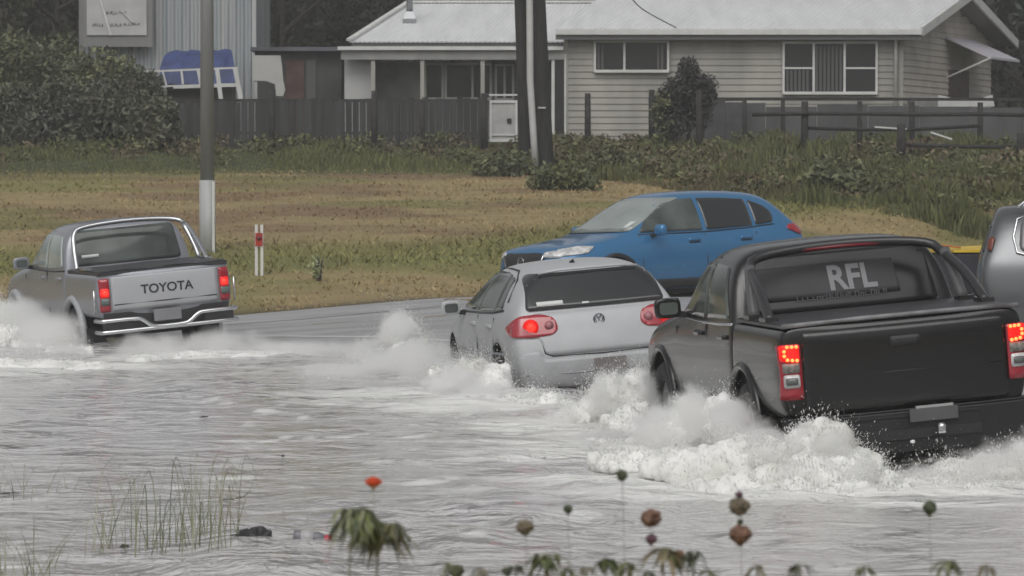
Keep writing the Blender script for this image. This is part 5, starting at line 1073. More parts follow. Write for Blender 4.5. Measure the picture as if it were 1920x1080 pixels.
# ---- grey wagon at the right edge and its trailer
def build_suv():
    st = [S(.02, [.70,.80,.86,.86,.80,.56], [.40,.46,.74,1.10,1.24,1.70], (1.75,1.76), (.10,.05,0,-.02,.02,.14)),
          S(.08, [.78,.88,.91,.90,.84,.62], [.36,.42,.74,1.10,1.24,1.74], (1.79,1.80), (.10,.05,0,-.02,.02,.14)),
          S(.35, [.82,.92,.94,.93,.88,.66], [.33,.39,.73,1.09,1.22,1.76], (1.81,1.82), (0,0,0,0,.02,.10)),
          S(.95, [.83,.92,.94,.94,.89,.68], [.32,.38,.70,1.06,1.18,1.72], (1.77,1.78), (0,0,0,0,0,.06)),
          S(1.6, [.83,.92,.94,.94,.89,.68], [.32,.38,.70,1.04,1.16,1.74], (1.79,1.80)),
          S(2.2, [.83,.92,.94,.94,.89,.67], [.32,.38,.70,1.03,1.15,1.73], (1.78,1.79)),
          S(2.6, [.83,.92,.94,.94,.89,.64], [.32,.38,.70,1.02,1.14,1.68], (1.73,1.74)),
          S(3.35, [.83,.92,.94,.93,.88,.76], [.32,.38,.70,1.0,1.12,1.17], (1.21,1.22)),
          S(4.3, [.80,.90,.92,.90,.82,.70], [.34,.40,.66,.90,1.0,1.04], (1.08,1.09)),
          S(4.65, [.70,.80,.82,.80,.70,.60], [.40,.46,.62,.78,.86,.90], (.93,.94)),
          S(4.72, [.60,.70,.72,.68,.60,.50], [.44,.50,.60,.74,.80,.84], (.86,.87))]
    t, body, bv = hatch('wagon_car', 'grey wagon with chrome window trim cut off by the right edge', 'car', M['suv_paint'], st, .94, 4.75, (.92, 3.75), .37, None, None)
    for sd in ('L', 'R'):
        patch(bv, sd, [(.42,1.30),(.62,1.24),(1.15,1.235),(1.15,1.68),(.60,1.68),(.44,1.60)], mat('wagon_glass', (.10,.10,.105), .06, spec=.6), 'quarter_window', t, r=.06)
        patch(bv, sd, [(1.22,1.235),(2.0,1.215),(2.0,1.67),(1.22,1.665)], M['glass_mid'], 'side_window', t, r=.03)
        patch(bv, sd, [(2.07,1.215),(3.05,1.20),(2.45,1.60),(2.07,1.66)], M['glass_mid'], 'side_window', t, r=.03)
        ribtube(bv, sd, [(.58,1.71),(.40,1.64),(.36,1.44),(.40,1.27),(.62,1.215),(1.5,1.20),(2.2,1.19),(3.1,1.175)], .014, M['chrome'], 'window_trim', t, off=.012)
        patch(bv, sd, [(.09,1.28),(.13,1.28),(.17,1.42),(.14,1.44),(.10,1.40)], mat('orange_lens', (.16,.04,.025), .3), 'tail_lamp', t, off=.02, thick=.03, r=.02, cell=.04)
        for y_ in (1.18, 2.03): ribtube(bv, sd, [(y_,.5),(y_,.8),(y_,1.17)], .007, M['dark'], 'door_seam', t)
        for yh in (1.24, 2.12): patch(bv, sd, [(yh,1.04),(yh+.2,1.04),(yh+.2,1.075),(yh,1.075)], M['suv_paint'], 'door_handle', t, off=.03, thick=.03, r=.012)
    for sx in (-1, 1):
        mb = MB(); mb.tube([(sx*.66,.40,1.76),(sx*.67,.50,1.84),(sx*.68,1.2,1.85),(sx*.68,2.2,1.85),(sx*.67,2.5,1.80),(sx*.66,2.55,1.74)], .020, 8, smooth_path=1); mb.build('roof_rail', M['chrome'], t)
        flare(t, sx*.93, .92, .39, .43, .03, M['dark']); mirror_unit(t, sx*1.04, 2.95, 1.22, M['suv_paint'])
        patch(bv, 'F', [(sx*.44,.80),(sx*.74,.78),(sx*.72,.90),(sx*.48,.88)], M['clearlens'], 'headlight', t, r=.02)
    patch(bv, 'B', [(-.66,1.27),(.66,1.27),(.56,1.57),(-.56,1.57)], M['glass'], 'rear_window', t, r=.05)
    patch(bv, 'F', [(-.72,1.20),(.72,1.20),(.60,1.68),(-.60,1.68)], M['glass'], 'windscreen', t, r=.05, cell=.1)
    mb = MB(); mb.tube([(-.86,.06,.72),(-.80,-.08,.70),(0,-.14,.70),(.80,-.08,.70),(.86,.06,.72)], .10, 10, smooth_path=2); mb.build('rear_bumper', M['suv_paint'], t)
    place(t, (.90, -.02, 1.22), 1834, 482, 40.5, -(90+7), 2, 0)
    return t
suv = build_suv()
def build_trailer():
    t = mk('box_trailer', 'dark box trailer with a bright yellow domed cover in front of the grey wagon', 'trailer')
    Lx = 1.15; mb = MB(); mb.box((-.7,0,.45),(.7,Lx,1.0)); mb.build('body', mat('trailer_panel', (.028,.026,.034), .5, var=.3), t, bevel=.03)
    mb = MB(); vs = []; N = 12
    for i in range(N+1):
        for j in range(N+1): x = -.72+1.44*i/N; y = -.03+(Lx+.06)*j/N; vs.append((x, y, 1.03+.055*math.sin(math.pi*i/N)**.6*math.sin(math.pi*j/N)**.6))
    mb.add(vs, [(i*(N+1)+j,(i+1)*(N+1)+j,(i+1)*(N+1)+j+1,i*(N+1)+j+1) for i in range(N) for j in range(N)], True); mb.box((-.72,-.03,1.003),(.72,Lx+.03,1.032)); mb.build('cover', mat('yellow_cover', (.62,.42,.03), .45, var=.12), t)
    mb = MB(); mb.tube([(-.70,.05,1.06),(0,.0,1.09),(.70,.05,1.06)], .012, 6); mb.build('strap', mat('orange_strap', (.45,.16,.04), .6), t)
    for sx in (-1, 1): wheel(t, sx*.80, .5, .30, .30, .17, .19); mb = MB(); mb.tube([(sx*.80, .5+math.cos(R(a))*.36, .33+math.sin(R(a))*.36) for a in range(0,181,15)], .03, 6); mb.build('mudguard', M['dark'], t)
    mb = MB(); mb.bar((-.4,Lx,.46),(0,Lx+1.1,.46),.06); mb.bar((.4,Lx,.46),(0,Lx+1.1,.46),.06); mb.build('drawbar', M['dark'], t)
    return t
trl = build_trailer()
place(trl, (.7, -.03, 1.03), 1788, 469, 44.5, -(90-8), 1, 0)
# white post by the right edge
xw = W(1922,855,26.8); mb = MB(); mb.tube([(xw.x+.06,26.8,-.2),(xw.x+.03,26.8,W(1916,786,26.8).z)], [.045,.055], 12)
mb.tube([(xw.x+.03,26.8,W(1916,786,26.8).z),(xw.x+.03,26.8,W(1916,778,26.8).z)], [.05,.03], 12)
tag(mb.build('marker_post', M['white']), 'white roadside post cut by the right edge behind the black pickup bumper', 'marker post')
# ------------------------------------------------------------------ spray and foam (solid cores with broken surfaces, mist shells)
M_foam = bpy.data.materials.new('churned_foam'); M_foam.use_nodes = True; n = M_foam.node_tree; b = n.nodes['Principled BSDF']
tc = n.nodes.new('ShaderNodeTexCoord'); nz = n.nodes.new('ShaderNodeTexNoise'); nz.inputs['Scale'].default_value = 2.2; nz.inputs['Detail'].default_value = 7; n.links.new(tc.outputs['Object'], nz.inputs['Vector'])
cr = n.nodes.new('ShaderNodeValToRGB'); cr.color_ramp.elements[0].position = .36; cr.color_ramp.elements[1].position = .60; cr.color_ramp.elements[0].color = (.66,.66,.62,1); cr.color_ramp.elements[1].color = (.86,.86,.83,1)
n.links.new(nz.outputs[0], cr.inputs[0]); n.links.new(cr.outputs[0], b.inputs['Base Color']); b.inputs['Roughness'].default_value = .8; b.inputs['Subsurface Weight'].default_value = .6; b.inputs['Subsurface Radius'].default_value = (.25,.25,.25); b.inputs['Subsurface Scale'].default_value = .5
nb = n.nodes.new('ShaderNodeTexNoise'); nb.inputs['Scale'].default_value = 14; nb.inputs['Detail'].default_value = 7; n.links.new(tc.outputs['Object'], nb.inputs['Vector']); bp = n.nodes.new('ShaderNodeBump'); bp.inputs['Strength'].default_value = .4; bp.inputs['Distance'].default_value = .03; n.links.new(nb.outputs[0], bp.inputs['Height']); n.links.new(bp.outputs[0], b.inputs['Normal'])
def union_mesh(name, blobs, voxel, grow=1.0):
    me = bpy.data.meshes.new(name); bm = bmesh.new()
    for (c, r) in blobs:
        res = bmesh.ops.create_icosphere(bm, subdivisions=3, radius=1.0); r = (r, r, r) if not hasattr(r, '__len__') else r
        for v in res['verts']: v.co = Vector((v.co.x*r[0]*grow+c[0], v.co.y*r[1]*grow+c[1], v.co.z*r[2]*grow+c[2]))
    bm.to_mesh(me); bm.free(); o = bpy.data.objects.new(name, me); COL.objects.link(o)
    rm = o.modifiers.new('r', 'REMESH'); rm.mode = 'VOXEL'; rm.voxel_size = voxel; m2 = evaluated_mesh(o); bpy.data.objects.remove(o); return m2
def B0(px, py, r): return (tuple(P(px, py, CAMZ*FPX/(py-347))), r)
def foam_core(label, blobs, voxel=.035, amp=.10, seed=0, zmin=-.12, name='white_water', droplets=500, spikes=0, throw=(-.3,-.1,.6), reach=.07):
    me = union_mesh(name, blobs, voxel); nv = len(me.vertices); co = np.empty(nv*3, dtype=np.float32); me.vertices.foreach_get('co', co); co = co.reshape(-1, 3)
    me.update(); no = np.array([v.normal[:] for v in me.vertices]); out = []
    off = Vector((seed*7.3, seed*3.1, 0))
    for i in range(nv):
        p = Vector(co[i]); q = noise.fractal(p*2.2+off, .9, 2.0, 3); q2 = noise.fractal(p*8+off, .8, 2.1, 4); q3 = abs(noise.noise(p*20+off))
        out.append(amp*(q*1.1+q2*.75)+(spikes*q3*max(0, no[i][2])))
    co2 = co+no*np.array(out)[:, None]; co2[:, 2] = np.maximum(co2[:, 2], zmin); me.vertices.foreach_set('co', co2.astype(np.float32).ravel()); me.update()
    me.materials.clear(); me.materials.append(M_foam); me.polygons.foreach_set('use_smooth', np.ones(len(me.polygons), dtype=bool))
    v0 = co2.astype(np.float32); f0 = np.empty(len(me.polygons)*4, dtype=np.int32) if all(len(p.vertices) == 4 for p in me.polygons) else None
    if droplets and f0 is not None:                                 # torn sheets, ligaments and drops thrown off the surface
        me.polygons.foreach_get('vertices', f0) if False else me.loops.foreach_get('vertex_index', f0)
        up = np.where((co2[:, 2] > .0) & (no[:, 2] > -.2))[0]; r = np.random.default_rng(seed+5); k = r.choice(up, droplets)
        fld = np.array([noise.noise(Vector(co2[i])*5+off) for i in up]); fk = dict(zip(up.tolist(), fld.tolist())); fv = np.array([fk[i] for i in k.tolist()])
        dirs = no[k]*.8+np.array(throw)+r.normal(0, .35, (droplets, 3)); dirs /= np.linalg.norm(dirs, axis=1, keepdims=True)
        dist = (r.exponential(reach, droplets)*np.clip(.5+1.6*fv, .12, 1.6))[:, None]; pc = co2[k]+dirs*dist; pc[:, 2] -= .6*dist[:, 0]**2
        wd = (.0016+.0050*r.random(droplets)**2.5)[:, None]/(1+dist*2.5); ln = wd*(1.1+3.2*r.random((droplets, 1))**2)
        a = np.cross(dirs, r.normal(0, 1, (droplets, 3))); a /= np.linalg.norm(a, axis=1, keepdims=True); b_ = np.cross(dirs, a)
        v = np.stack([pc+dirs*ln, pc-dirs*ln, pc+a*wd, pc-a*wd, pc+b_*wd, pc-b_*wd], 1).reshape(-1, 3)
        fc = np.array([(0,2,4),(0,4,3),(0,3,5),(0,5,2),(1,4,2),(1,3,4),(1,5,3),(1,2,5)]); f = (np.arange(droplets)[:, None, None]*6+fc[None]).reshape(-1, 3)+len(v0)
        q = f0.reshape(-1, 4); tri = np.concatenate([q[:, [0,1,2]], q[:, [0,2,3]], f]); bpy.data.meshes.remove(me)
        o = np_obj(name, np.concatenate([v0, v]), tri, M_foam, smooth=True); tag(o, label, 'splash', None, 'stuff'); return o
    o = bpy.data.objects.new(name, me); COL.objects.link(o); tag(o, label, 'splash', None, 'stuff'); return o
def mist(label, blobs, dens, soft=.8, amp=1.3, nscale=1.6, voxel=.08, grow=1.12, seed=0, name='spray'):
    """a real body of spray: scattering volume whose density follows the blobs, broken by noise, inside a close fitting hull"""
    m = bpy.data.materials.new('spray_mist'); m.use_nodes = True; n = m.node_tree; n.nodes.remove(n.nodes['Principled BSDF']); out = [x for x in n.nodes if x.type == 'OUTPUT_MATERIAL'][0]
    pv = n.nodes.new('ShaderNodeVolumePrincipled'); pv.inputs['Color'].default_value = (.995,.995,.99,1); pv.inputs['Anisotropy'].default_value = .25; n.links.new(pv.outputs[0], out.inputs['Volume'])
    tc = n.nodes.new('ShaderNodeTexCoord'); prev = None
    for (c, r) in blobs:
        r = (r, r, r) if not hasattr(r, '__len__') else r
        mp = n.nodes.new('ShaderNodeMapping'); mp.vector_type = 'POINT'; mp.inputs['Scale'].default_value = (1/r[0], 1/r[1], 1/r[2]); mp.inputs['Location'].default_value = (-c[0]/r[0], -c[1]/r[1], -c[2]/r[2]); n.links.new(tc.outputs['Object'], mp.inputs[0])
        ln = n.nodes.new('ShaderNodeVectorMath'); ln.operation = 'LENGTH'; n.links.new(mp.outputs[0], ln.inputs[0])
        if prev is None: prev = ln.outputs['Value']
        else:
            mn = n.nodes.new('ShaderNodeMath'); mn.operation = 'SMOOTH_MIN'; mn.inputs[2].default_value = .3; n.links.new(prev, mn.inputs[0]); n.links.new(ln.outputs['Value'], mn.inputs[1]); prev = mn.outputs[0]
    mp = n.nodes.new('ShaderNodeMapping'); mp.inputs['Location'].default_value = (seed*3.7, seed, 0); mp.inputs['Scale'].default_value = (1, .7, 1.2); n.links.new(tc.outputs['Object'], mp.inputs[0])
    nz = n.nodes.new('ShaderNodeTexNoise'); nz.inputs['Scale'].default_value = nscale; nz.inputs['Detail'].default_value = 8; nz.inputs['Roughness'].default_value = .68; nz.inputs['Distortion'].default_value = .4; n.links.new(mp.outputs[0], nz.inputs['Vector'])
    def MA(op, a, b): x = n.nodes.new('ShaderNodeMath'); x.operation = op; [(n.links.new(v, x.inputs[i]) if not isinstance(v, (int, float)) else setattr(x.inputs[i], 'default_value', v)) for i, v in ((0, a), (1, b))]; return x.outputs[0]
    s_ = MA('SUBTRACT', 1.0, prev); nn = MA('MULTIPLY', MA('SUBTRACT', nz.outputs[0], .5), amp*1.5); s_ = MA('ADD', s_, nn)
    mr = n.nodes.new('ShaderNodeMapRange'); mr.interpolation_type = 'SMOOTHSTEP'; mr.inputs[1].default_value = 0; mr.inputs[2].default_value = soft; mr.inputs[3].default_value = 0; mr.inputs[4].default_value = dens; n.links.new(s_, mr.inputs[0]); n.links.new(mr.outputs[0], pv.inputs['Density'])
    me = union_mesh(name, blobs, voxel, grow); co = np.empty(len(me.vertices)*3, dtype=np.float32); me.vertices.foreach_get('co', co); co = co.reshape(-1, 3); co[:, 2] = np.maximum(co[:, 2], .0); me.vertices.foreach_set('co', co.ravel()); me.update()
    me.materials.clear(); me.materials.append(m); o = bpy.data.objects.new(name, me); COL.objects.link(o); tag(o, label, 'spray', None, 'stuff'); return o
def B_(px, py, d, r): return (tuple(P(px, py, d)), r)

foam_core('tall churned white foam heaped at the left rear wheel of the black pickup',
    [B_(1500,858,25.2,(.15,.25,.17)), B_(1440,868,25.0,(.14,.3,.15)), B_(1550,848,25.3,(.15,.25,.15)), B_(1605,880,25.2,(.14,.22,.11)), B_(1530,900,24.8,(.42,.4,.13)), B_(1655,915,25.1,(.12,.2,.06)), B_(1580,930,24.3,(.5,.4,.06))], voxel=.024, amp=.075, spikes=.03, seed=1, droplets=11000, throw=(.1,-.1,.7), reach=.045)
foam_core('foam ridge along the left side of the black pickup',
    [B_(1400,862,25.5,(.14,.4,.15)), B_(1345,800,26.4,(.13,.35,.19)), B_(1300,800,26.9,(.14,.4,.20)), B_(1262,825,26.6,(.17,.5,.18)), B_(1200,875,26.2,(.34,.6,.12)), B_(1340,890,25.2,(.5,.5,.15)), B_(1400,930,24.4,(.6,.4,.06))], voxel=.026, amp=.08, spikes=.03, seed=2, droplets=9000, throw=(-.3,-.1,.7), reach=.08)
foam_core('foam bank thrown up between the hatchback and the black pickup',
    [B_(1145,755,31.4,(.15,.4,.24)), B_(1200,748,31.0,(.13,.4,.26)), B_(1095,785,31.6,(.20,.5,.17)), B_(1190,820,30.2,(.24,.4,.20)), B_(1060,840,30.5,(.34,.5,.09)), B_(1150,860,29,(.40,.4,.12)), B_(1010,850,30,(.35,.5,.05))], voxel=.028, amp=.085, spikes=.03, seed=3, droplets=9000, throw=(-.4,-.1,.7), reach=.09)
foam_core('white foam curling by the left rear wheel of the hatchback',
    [B_(880,728,37,(.26,.6,.22)), B_(928,740,36.2,(.17,.4,.18)), B_(840,730,37,(.24,.5,.22)), B_(985,762,34.8,(.24,.4,.11)), B_(1030,770,34,(.25,.4,.09)), B_(900,775,35.5,(.6,.6,.07))], voxel=.024, amp=.10, spikes=.05, seed=4, droplets=18000, throw=(-.6,-.1,.6), reach=.13)
foam_core('low churned foam under the spray plume left of the hatchback',
    [B_(755,685,40.6,(.24,.5,.20)), B_(715,712,40,(.42,.6,.15)), B_(800,735,39,(.34,.6,.10)), B_(660,738,38.5,(.55,.6,.06)), B_(758,645,41,(.13,.4,.20))], voxel=.026, amp=.12, spikes=.05, seed=8, droplets=26000, throw=(-.6,-.1,.8), reach=.20)
foam_core('foam boiling behind the right rear wheel of the black pickup',
    [B_(1800,898,25.3,(.22,.3,.09)), B_(1880,890,25.3,(.22,.3,.12)), B_(1940,880,25.3,(.2,.3,.15)), B_(1730,920,25.1,(.18,.3,.05)), B_(1820,925,24.6,(.6,.4,.06))], voxel=.024, amp=.06, spikes=.03, seed=5, droplets=7000, throw=(0,-.1,.8), reach=.07)
foam_core('low white foam crest beside the silver pickup',
    [B0(270,678,(.22,.5,.08)), B0(370,674,(.3,.5,.05)), B0(460,672,(.3,.5,.035))], amp=.04, seed=6, droplets=1500)
foam_core('long white crest below the bow wave of the silver pickup',
    [B0(20,688,(.5,.4,.07)), B0(90,688,(.4,.4,.07)), B0(160,692,(.3,.4,.05))], amp=.04, seed=7, droplets=1500)
foam_core('broken bow wave thrown up by the front wheel of the silver pickup',
    [B_(15,640,46,(.5,.5,.22)), B_(80,655,45.6,(.4,.5,.14)), B_(-30,615,46.5,(.4,.5,.3)), B_(125,672,44.6,(.3,.4,.08))], voxel=.03, amp=.12, spikes=.04, seed=9, droplets=18000, throw=(-.6,-.1,.8), reach=.20)

mist('fine white haze of drops over the foam heap at the left rear wheel of the black pickup',
    [B_(1500,855,25.1,(.20,.30,.20)), B_(1555,845,25.2,(.20,.28,.19)), B_(1605,875,25.1,(.17,.25,.15)), B_(1440,865,24.9,(.18,.30,.18)), B_(1530,895,24.7,(.45,.42,.14))], 16, seed=11, nscale=5, amp=1.2, soft=.6, voxel=.05)
mist('pale spray drifting along the left side of the black pickup',
    [B_(1300,790,26.6,(.26,.5,.28)), B_(1370,800,26.0,(.20,.4,.28)), B_(1240,815,26.4,(.28,.5,.24)), B_(1430,840,25.4,(.2,.4,.22)), B_(1340,880,25.0,(.5,.4,.2))], 12, seed=1, nscale=4.5, amp=1.2, soft=.8)
mist('thick spray standing between the hatchback and the black pickup',
    [B_(1150,755,31.3,(.26,.5,.30)), B_(1210,750,30.8,(.18,.5,.32)), B_(1080,800,31.4,(.36,.5,.20)), B_(1150,840,29.6,(.45,.4,.2))], 14, seed=2, nscale=4.2, amp=1.15, soft=.8)
mist('broad plume of spray thrown left from the front wheel of the hatchback',
    [B_(750,645,41,(.28,.6,.32)), B_(720,685,41,(.50,.7,.34)), B_(800,690,40.5,(.40,.6,.34)), B_(660,715,39.5,(.75,.8,.22)), B_(770,690,39,(.55,.5,.32)), B_(745,625,40.5,(.22,.4,.26))], 20, seed=3, nscale=3.4, amp=1.1)
mist('spray hugging the left flank of the hatchback',
    [B_(880,730,37.2,(.36,.5,.28)), B_(938,742,35.9,(.22,.35,.20)), B_(835,730,37.4,(.34,.5,.32)), B_(900,760,35.2,(.55,.5,.20)), B_(860,730,36,(.4,.4,.26))], 22, seed=4, nscale=3.6)
mist('grey arc of spray thrown forward by the silver pickup at the left edge',
    [B_(0,630,46.2,(.85,.7,.52)), B_(90,640,45.4,(.55,.6,.42)), B_(30,605,46.5,(.45,.5,.36)), B_(-60,580,46.5,(.5,.5,.45)), B_(130,668,44.5,(.36,.5,.2))], 10, seed=5, nscale=2.4, amp=.7)
mist('thin mist trailing low behind the silver pickup',
    [B_(280,655,44.6,(.6,.6,.22)), B_(400,645,45.2,(.7,.6,.24)), B_(500,660,45,(.8,.6,.16)), B_(600,655,44,(.8,.6,.14))], 3.5, seed=6, nscale=2.4)
mist('fine mist rising behind the black pickup bumper',
    [B_(1740,900,25.1,(.28,.3,.13)), B_(1860,880,25.1,(.35,.3,.22)), B_(1930,870,25.1,(.25,.3,.26))], 6, seed=7, nscale=4.5)
# flying drops, and a white blob shaped as the tow ball's glint
for px, py, d, r_, lb in ((1711,828,25.4,.014,'bright blob standing for the glint on the black pickup tow ball'), (1852,863,25.4,.013,'bright lower water drop near the right wheel of the black pickup'), (1853,844,25.4,.010,'dim upper water drop near the right wheel of the black pickup')):
    bm = bmesh.new(); bmesh.ops.create_icosphere(bm, subdivisions=2, radius=r_)
    for v in bm.verts: v.co.x *= 1.3; v.co.z *= .9+.2*math.sin(v.co.x*200)
    for f in bm.faces: f.smooth = True
    o = bm_obj('drop_and_glint', bm, M_foam); o.location = P(px, py, d); tag(o, lb, 'water drop')

# ------------------------------------------------------------------ foreground plants and flotsam
def plant(name, label, px, d, cat='weed', group=None):
    p = P(px, 1080, d); z0 = float(zg(p.x, d)); return thing(name, label, cat, (p.x, d, max(z0, -.25)), group), Vector((p.x, d, max(z0, -.25)))
M_stem = mat('pale_stem', (.26,.26,.22), .7, var=.3, vscale=20)
def head(parent, loc, r, col, seed, squash=.8, tuft=True):
    bm = bmesh.new(); bmesh.ops.create_icosphere(bm, subdivisions=3, radius=r)
    for v in bm.verts:
        q = noise.noise(v.co*(2.2/r)+Vector((seed*5,0,0)))+.5*noise.noise(v.co*(6/r)+Vector((seed,3,0))); v.co *= 1+.30*q; v.co.z *= squash
        if v.co.z < 0: k = 1+v.co.z/r*.45; v.co.x *= k; v.co.y *= k
    for k in range(16 if tuft else 0):                         # dry bracts
        a = k*2.4+seed; dr = Vector((math.cos(a), math.sin(a), .4*math.sin(k*1.7))).normalized(); p0 = dr*r*.75; sd = dr.cross(Vector((0,0,1))).normalized()*r*.16
        q = [bm.verts.new(p0+sd), bm.verts.new(p0-sd), bm.verts.new(p0+dr*r*.55+Vector((0,0,-r*.1)))]; bm.faces.new(q)
    bmesh.ops.translate(bm, verts=bm.verts, vec=loc); o = bm_obj('seed_head', bm, mat('dry_head', col, .85, var=.4, vscale=60), parent); return o
def leaf_blade(mb, p, dirv, L, wd, droop=.5, n=5):
    side = dirv.cross(Vector((0,0,1))).normalized(); prev = None; vs = []
    for i in range(n+1):
        t = i/n; q = p+dirv*L*t+Vector((0,0,-droop*L*t*t)); w_ = wd*math.sin(math.pi*(.12+.86*t))
        vs += [q-side*w_, q+Vector((0,0,-w_*.3)), q+side*w_]
    fs = []
    for i in range(n): a = 3*i; fs += [(a,a+1,a+4,a+3),(a+1,a+2,a+5,a+4)]
    mb.add(vs, fs, True)
DF = 9.0; kf = DF/FPX
BR = (.17,.095,.065); BR2 = (.15,.125,.085); GRN = (.07,.085,.05); PUR = (.11,.055,.07)
stalks = [('brown seed head lowest left of the row on a hidden stem', 985, [(990,16,BR2,.95)], 1),
          ('brown ragged seed head above a small purple one', 1222, [(972,20,BR,.85),(1012,11,PUR,1.0)], 2),
          ('tall stalk carrying two stacked brown whorls with dark tips', 1387, [(950,20,BR2,.85),(928,7,PUR,1),(1003,22,BR,.9),(979,6,GRN,1)], 3),
          ('small dark green bud against the white foam', 1167, [(892,11,GRN,1.0)], 4),
          ('tiny green bud left of the brown seed heads', 1064, [(955,9,GRN,1)], 5),
          ('dark green bud standing under the black pickup', 1742, [(953,13,GRN,1.1)], 6),
          ('rounded olive bud at the bottom edge under the dark debris', 857, [(1072,14,(.08,.085,.045),1)], 7),
          ('small dark bud at the bottom edge left of the green leaves', 947, [(1071,8,GRN,1)], 8),
          ('small brown bud beside the tan leaves', 1275, [(1040,9,BR,1)], 9)]
for lb, px, hs_, sd in stalks:
    t, L0 = plant('seed_stalk', lb, px, DF+.15*sd % 1.1, group='seed heads on thin stalks near the camera'); d = L0.y
    top = P(px, min(h[0] for h in hs_), d)-L0; bx_ = P(px+6, 1080, d)-L0
    mb = MB(); mb.tube([(0.01,0,-.25), (bx_.x,0,bx_.z*.6), (bx_.x*.7,0,bx_.z), (top.x, 0, top.z)], .0010, 6, smooth_path=2); mb.build('stem', M_stem, t)
    for (py, r_, c_, sq) in hs_: head(t, P(px+(1 if py % 2 else -1), py, d)-L0, r_*d/FPX, c_, sd+py, sq)
# orange bloom
t, L0 = plant('orange_flower', 'single orange red flower standing over the open water', 700, 9.2, 'flower'); top = P(700, 906, 9.2)-L0
mb = MB(); mb.tube([(.02,0,-.2), (.015,0,top.z*.6), (top.x, 0, top.z-.012)], .0012, 6, smooth_path=2); mb.build('stem', mat('thin_pale_stem', (.42,.42,.40), .6), t)
mb = MB()
for ring, (nn_, rr, zz, ln) in enumerate(((9,.010,.0,.020),(8,.007,.006,.018),(6,.003,.011,.015),(4,.0,.014,.012))):
    for k in range(nn_): a = k*6.283/nn_+ring*.5; leaf_blade(mb, top+Vector((math.cos(a)*rr, math.sin(a)*rr, zz-.006)), Vector((math.cos(a)*.7, math.sin(a)*.7, .75)).normalized(), ln, .0095, .15, 4)
o = mb.build('petals', mat('orange_petal', (.72,.10,.03), .6, var=.15), t); s_ = o.modifiers.new('s', 'SOLIDIFY'); s_.thickness = .001
bm = bmesh.new(); bmesh.ops.create_icosphere(bm, subdivisions=3, radius=.0125)
for v in bm.verts: v.co *= 1+.25*noise.noise(v.co*160); v.co += top+Vector((0,0,.004))
bm_obj('flower_heart', bm, mat('orange_heart', (.62,.085,.03), .7, var=.25, vscale=90), t)
mb = MB(); mb.lathe([(0,-.018),(.005,-.014),(.009,-.004),(0,-.002)], 10, Matrix.Translation(top)); mb.build('calyx', mat('tan_calyx', (.45,.30,.14), .7), t)
# drooping leafy plants
def droopy(label, px, pytop, d, spread, nl, cols, seed, name='leafy_plant', L=.07, wd=.006, stem_px=None):
    t, L0 = plant(name, label, px, d, 'plant'); r = random.Random(seed); top = P(px, pytop, d)-L0; b0 = P((stem_px or px), 1080, d)-L0
    mb = MB(); mb.tube([(b0.x,0,-.2),(b0.x,0,b0.z),(top.x,0,top.z)], .0032, 7, smooth_path=2); mb.build('stem', M_stem, t)
    for ci, col in enumerate(cols):
        mb = MB()
        for k in range(nl):
            a = r.uniform(0, 6.283); st_ = top+Vector((r.uniform(-1,1)*spread*.55, r.uniform(-1,1)*spread*.4, r.uniform(-.4,.15)*spread)); leaf_blade(mb, st_, Vector((math.cos(a), math.sin(a), r.uniform(-.1,.35))).normalized(), L*r.uniform(.5,1.1), wd*r.uniform(.6,1.2), r.uniform(.7,1.5))
        o = mb.build('leaves', mat('leaf_%d' % ci, col, .6, var=.35, vscale=40), t); s_ = o.modifiers.new('s', 'SOLIDIFY'); s_.thickness = .0008
    return t
droopy('left umbrella of drooping green leaves over the floating bottle', 668, 958, 8.6, .055, 34, [(.14,.165,.055),(.09,.11,.06),(.20,.21,.12)], 1, stem_px=650)
droopy('right olive plant with drooping brown tipped leaves', 722, 985, 8.7, .045, 26, [(.155,.16,.07),(.18,.16,.08),(.09,.095,.065)], 2, stem_px=700)
droopy('yellow green leaves at the bottom edge left of the seed heads', 1022, 1042, 8.8, .035, 14, [(.14,.15,.06),(.10,.12,.05)], 3, L=.05, wd=.006)
droopy('small dark tipped green leaves at the bottom edge', 1137, 1046, 8.7, .022, 9, [(.09,.11,.04),(.04,.05,.03)], 4, L=.035, wd=.007)
droopy('pale green leaf sprig at the bottom edge between the green plants', 1178, 1056, 8.6, .024, 9, [(.15,.16,.07)], 5, L=.04, wd=.006)
droopy('tan and green broad leaves below the ragged seed head', 1244, 1030, 8.6, .03, 12, [(.20,.16,.09),(.15,.16,.07)], 6, L=.055, wd=.009)
droopy('dark green sprig with curled dark tips right of the tan leaves', 1300, 1035, 8.8, .03, 9, [(.045,.055,.035),(.12,.13,.09)], 7, L=.04, wd=.008)
droopy('pointed green blade cluster at the bottom right', 1776, 1052, 8.6, .014, 6, [(.10,.12,.045),(.15,.16,.08)], 8, L=.045, wd=.007)
rr_ = random.Random(31)
for k in range(11):
    px = [838, 905, 968, 1060, 1100, 1210, 1330, 1420, 1500, 1620, 1850][k]
    droopy('%s low weed tip %s at the bottom edge' % (['pale','olive','dark','grey green','yellowish','brownish','small','thin','faint','short','lone'][k], ['left of the rounded olive bud','between the olive bud and small dark bud','beside the small dark bud','right of the yellow green leaves','just left of the dark tipped leaves','under the ragged seed head','right of the curled dark sprig','right of the two whorl stalk','below the black pickup tail lamp','under the black pickup bumper','at the lower right corner'][k]),
        px, 1062+rr_.uniform(-8, 8), 8.2+rr_.random(), .02, 8, [[(.15,.16,.08),(.17,.15,.10),(.07,.08,.05)][k % 3]], 40+k, L=.03+.02*rr_.random(), wd=.005)
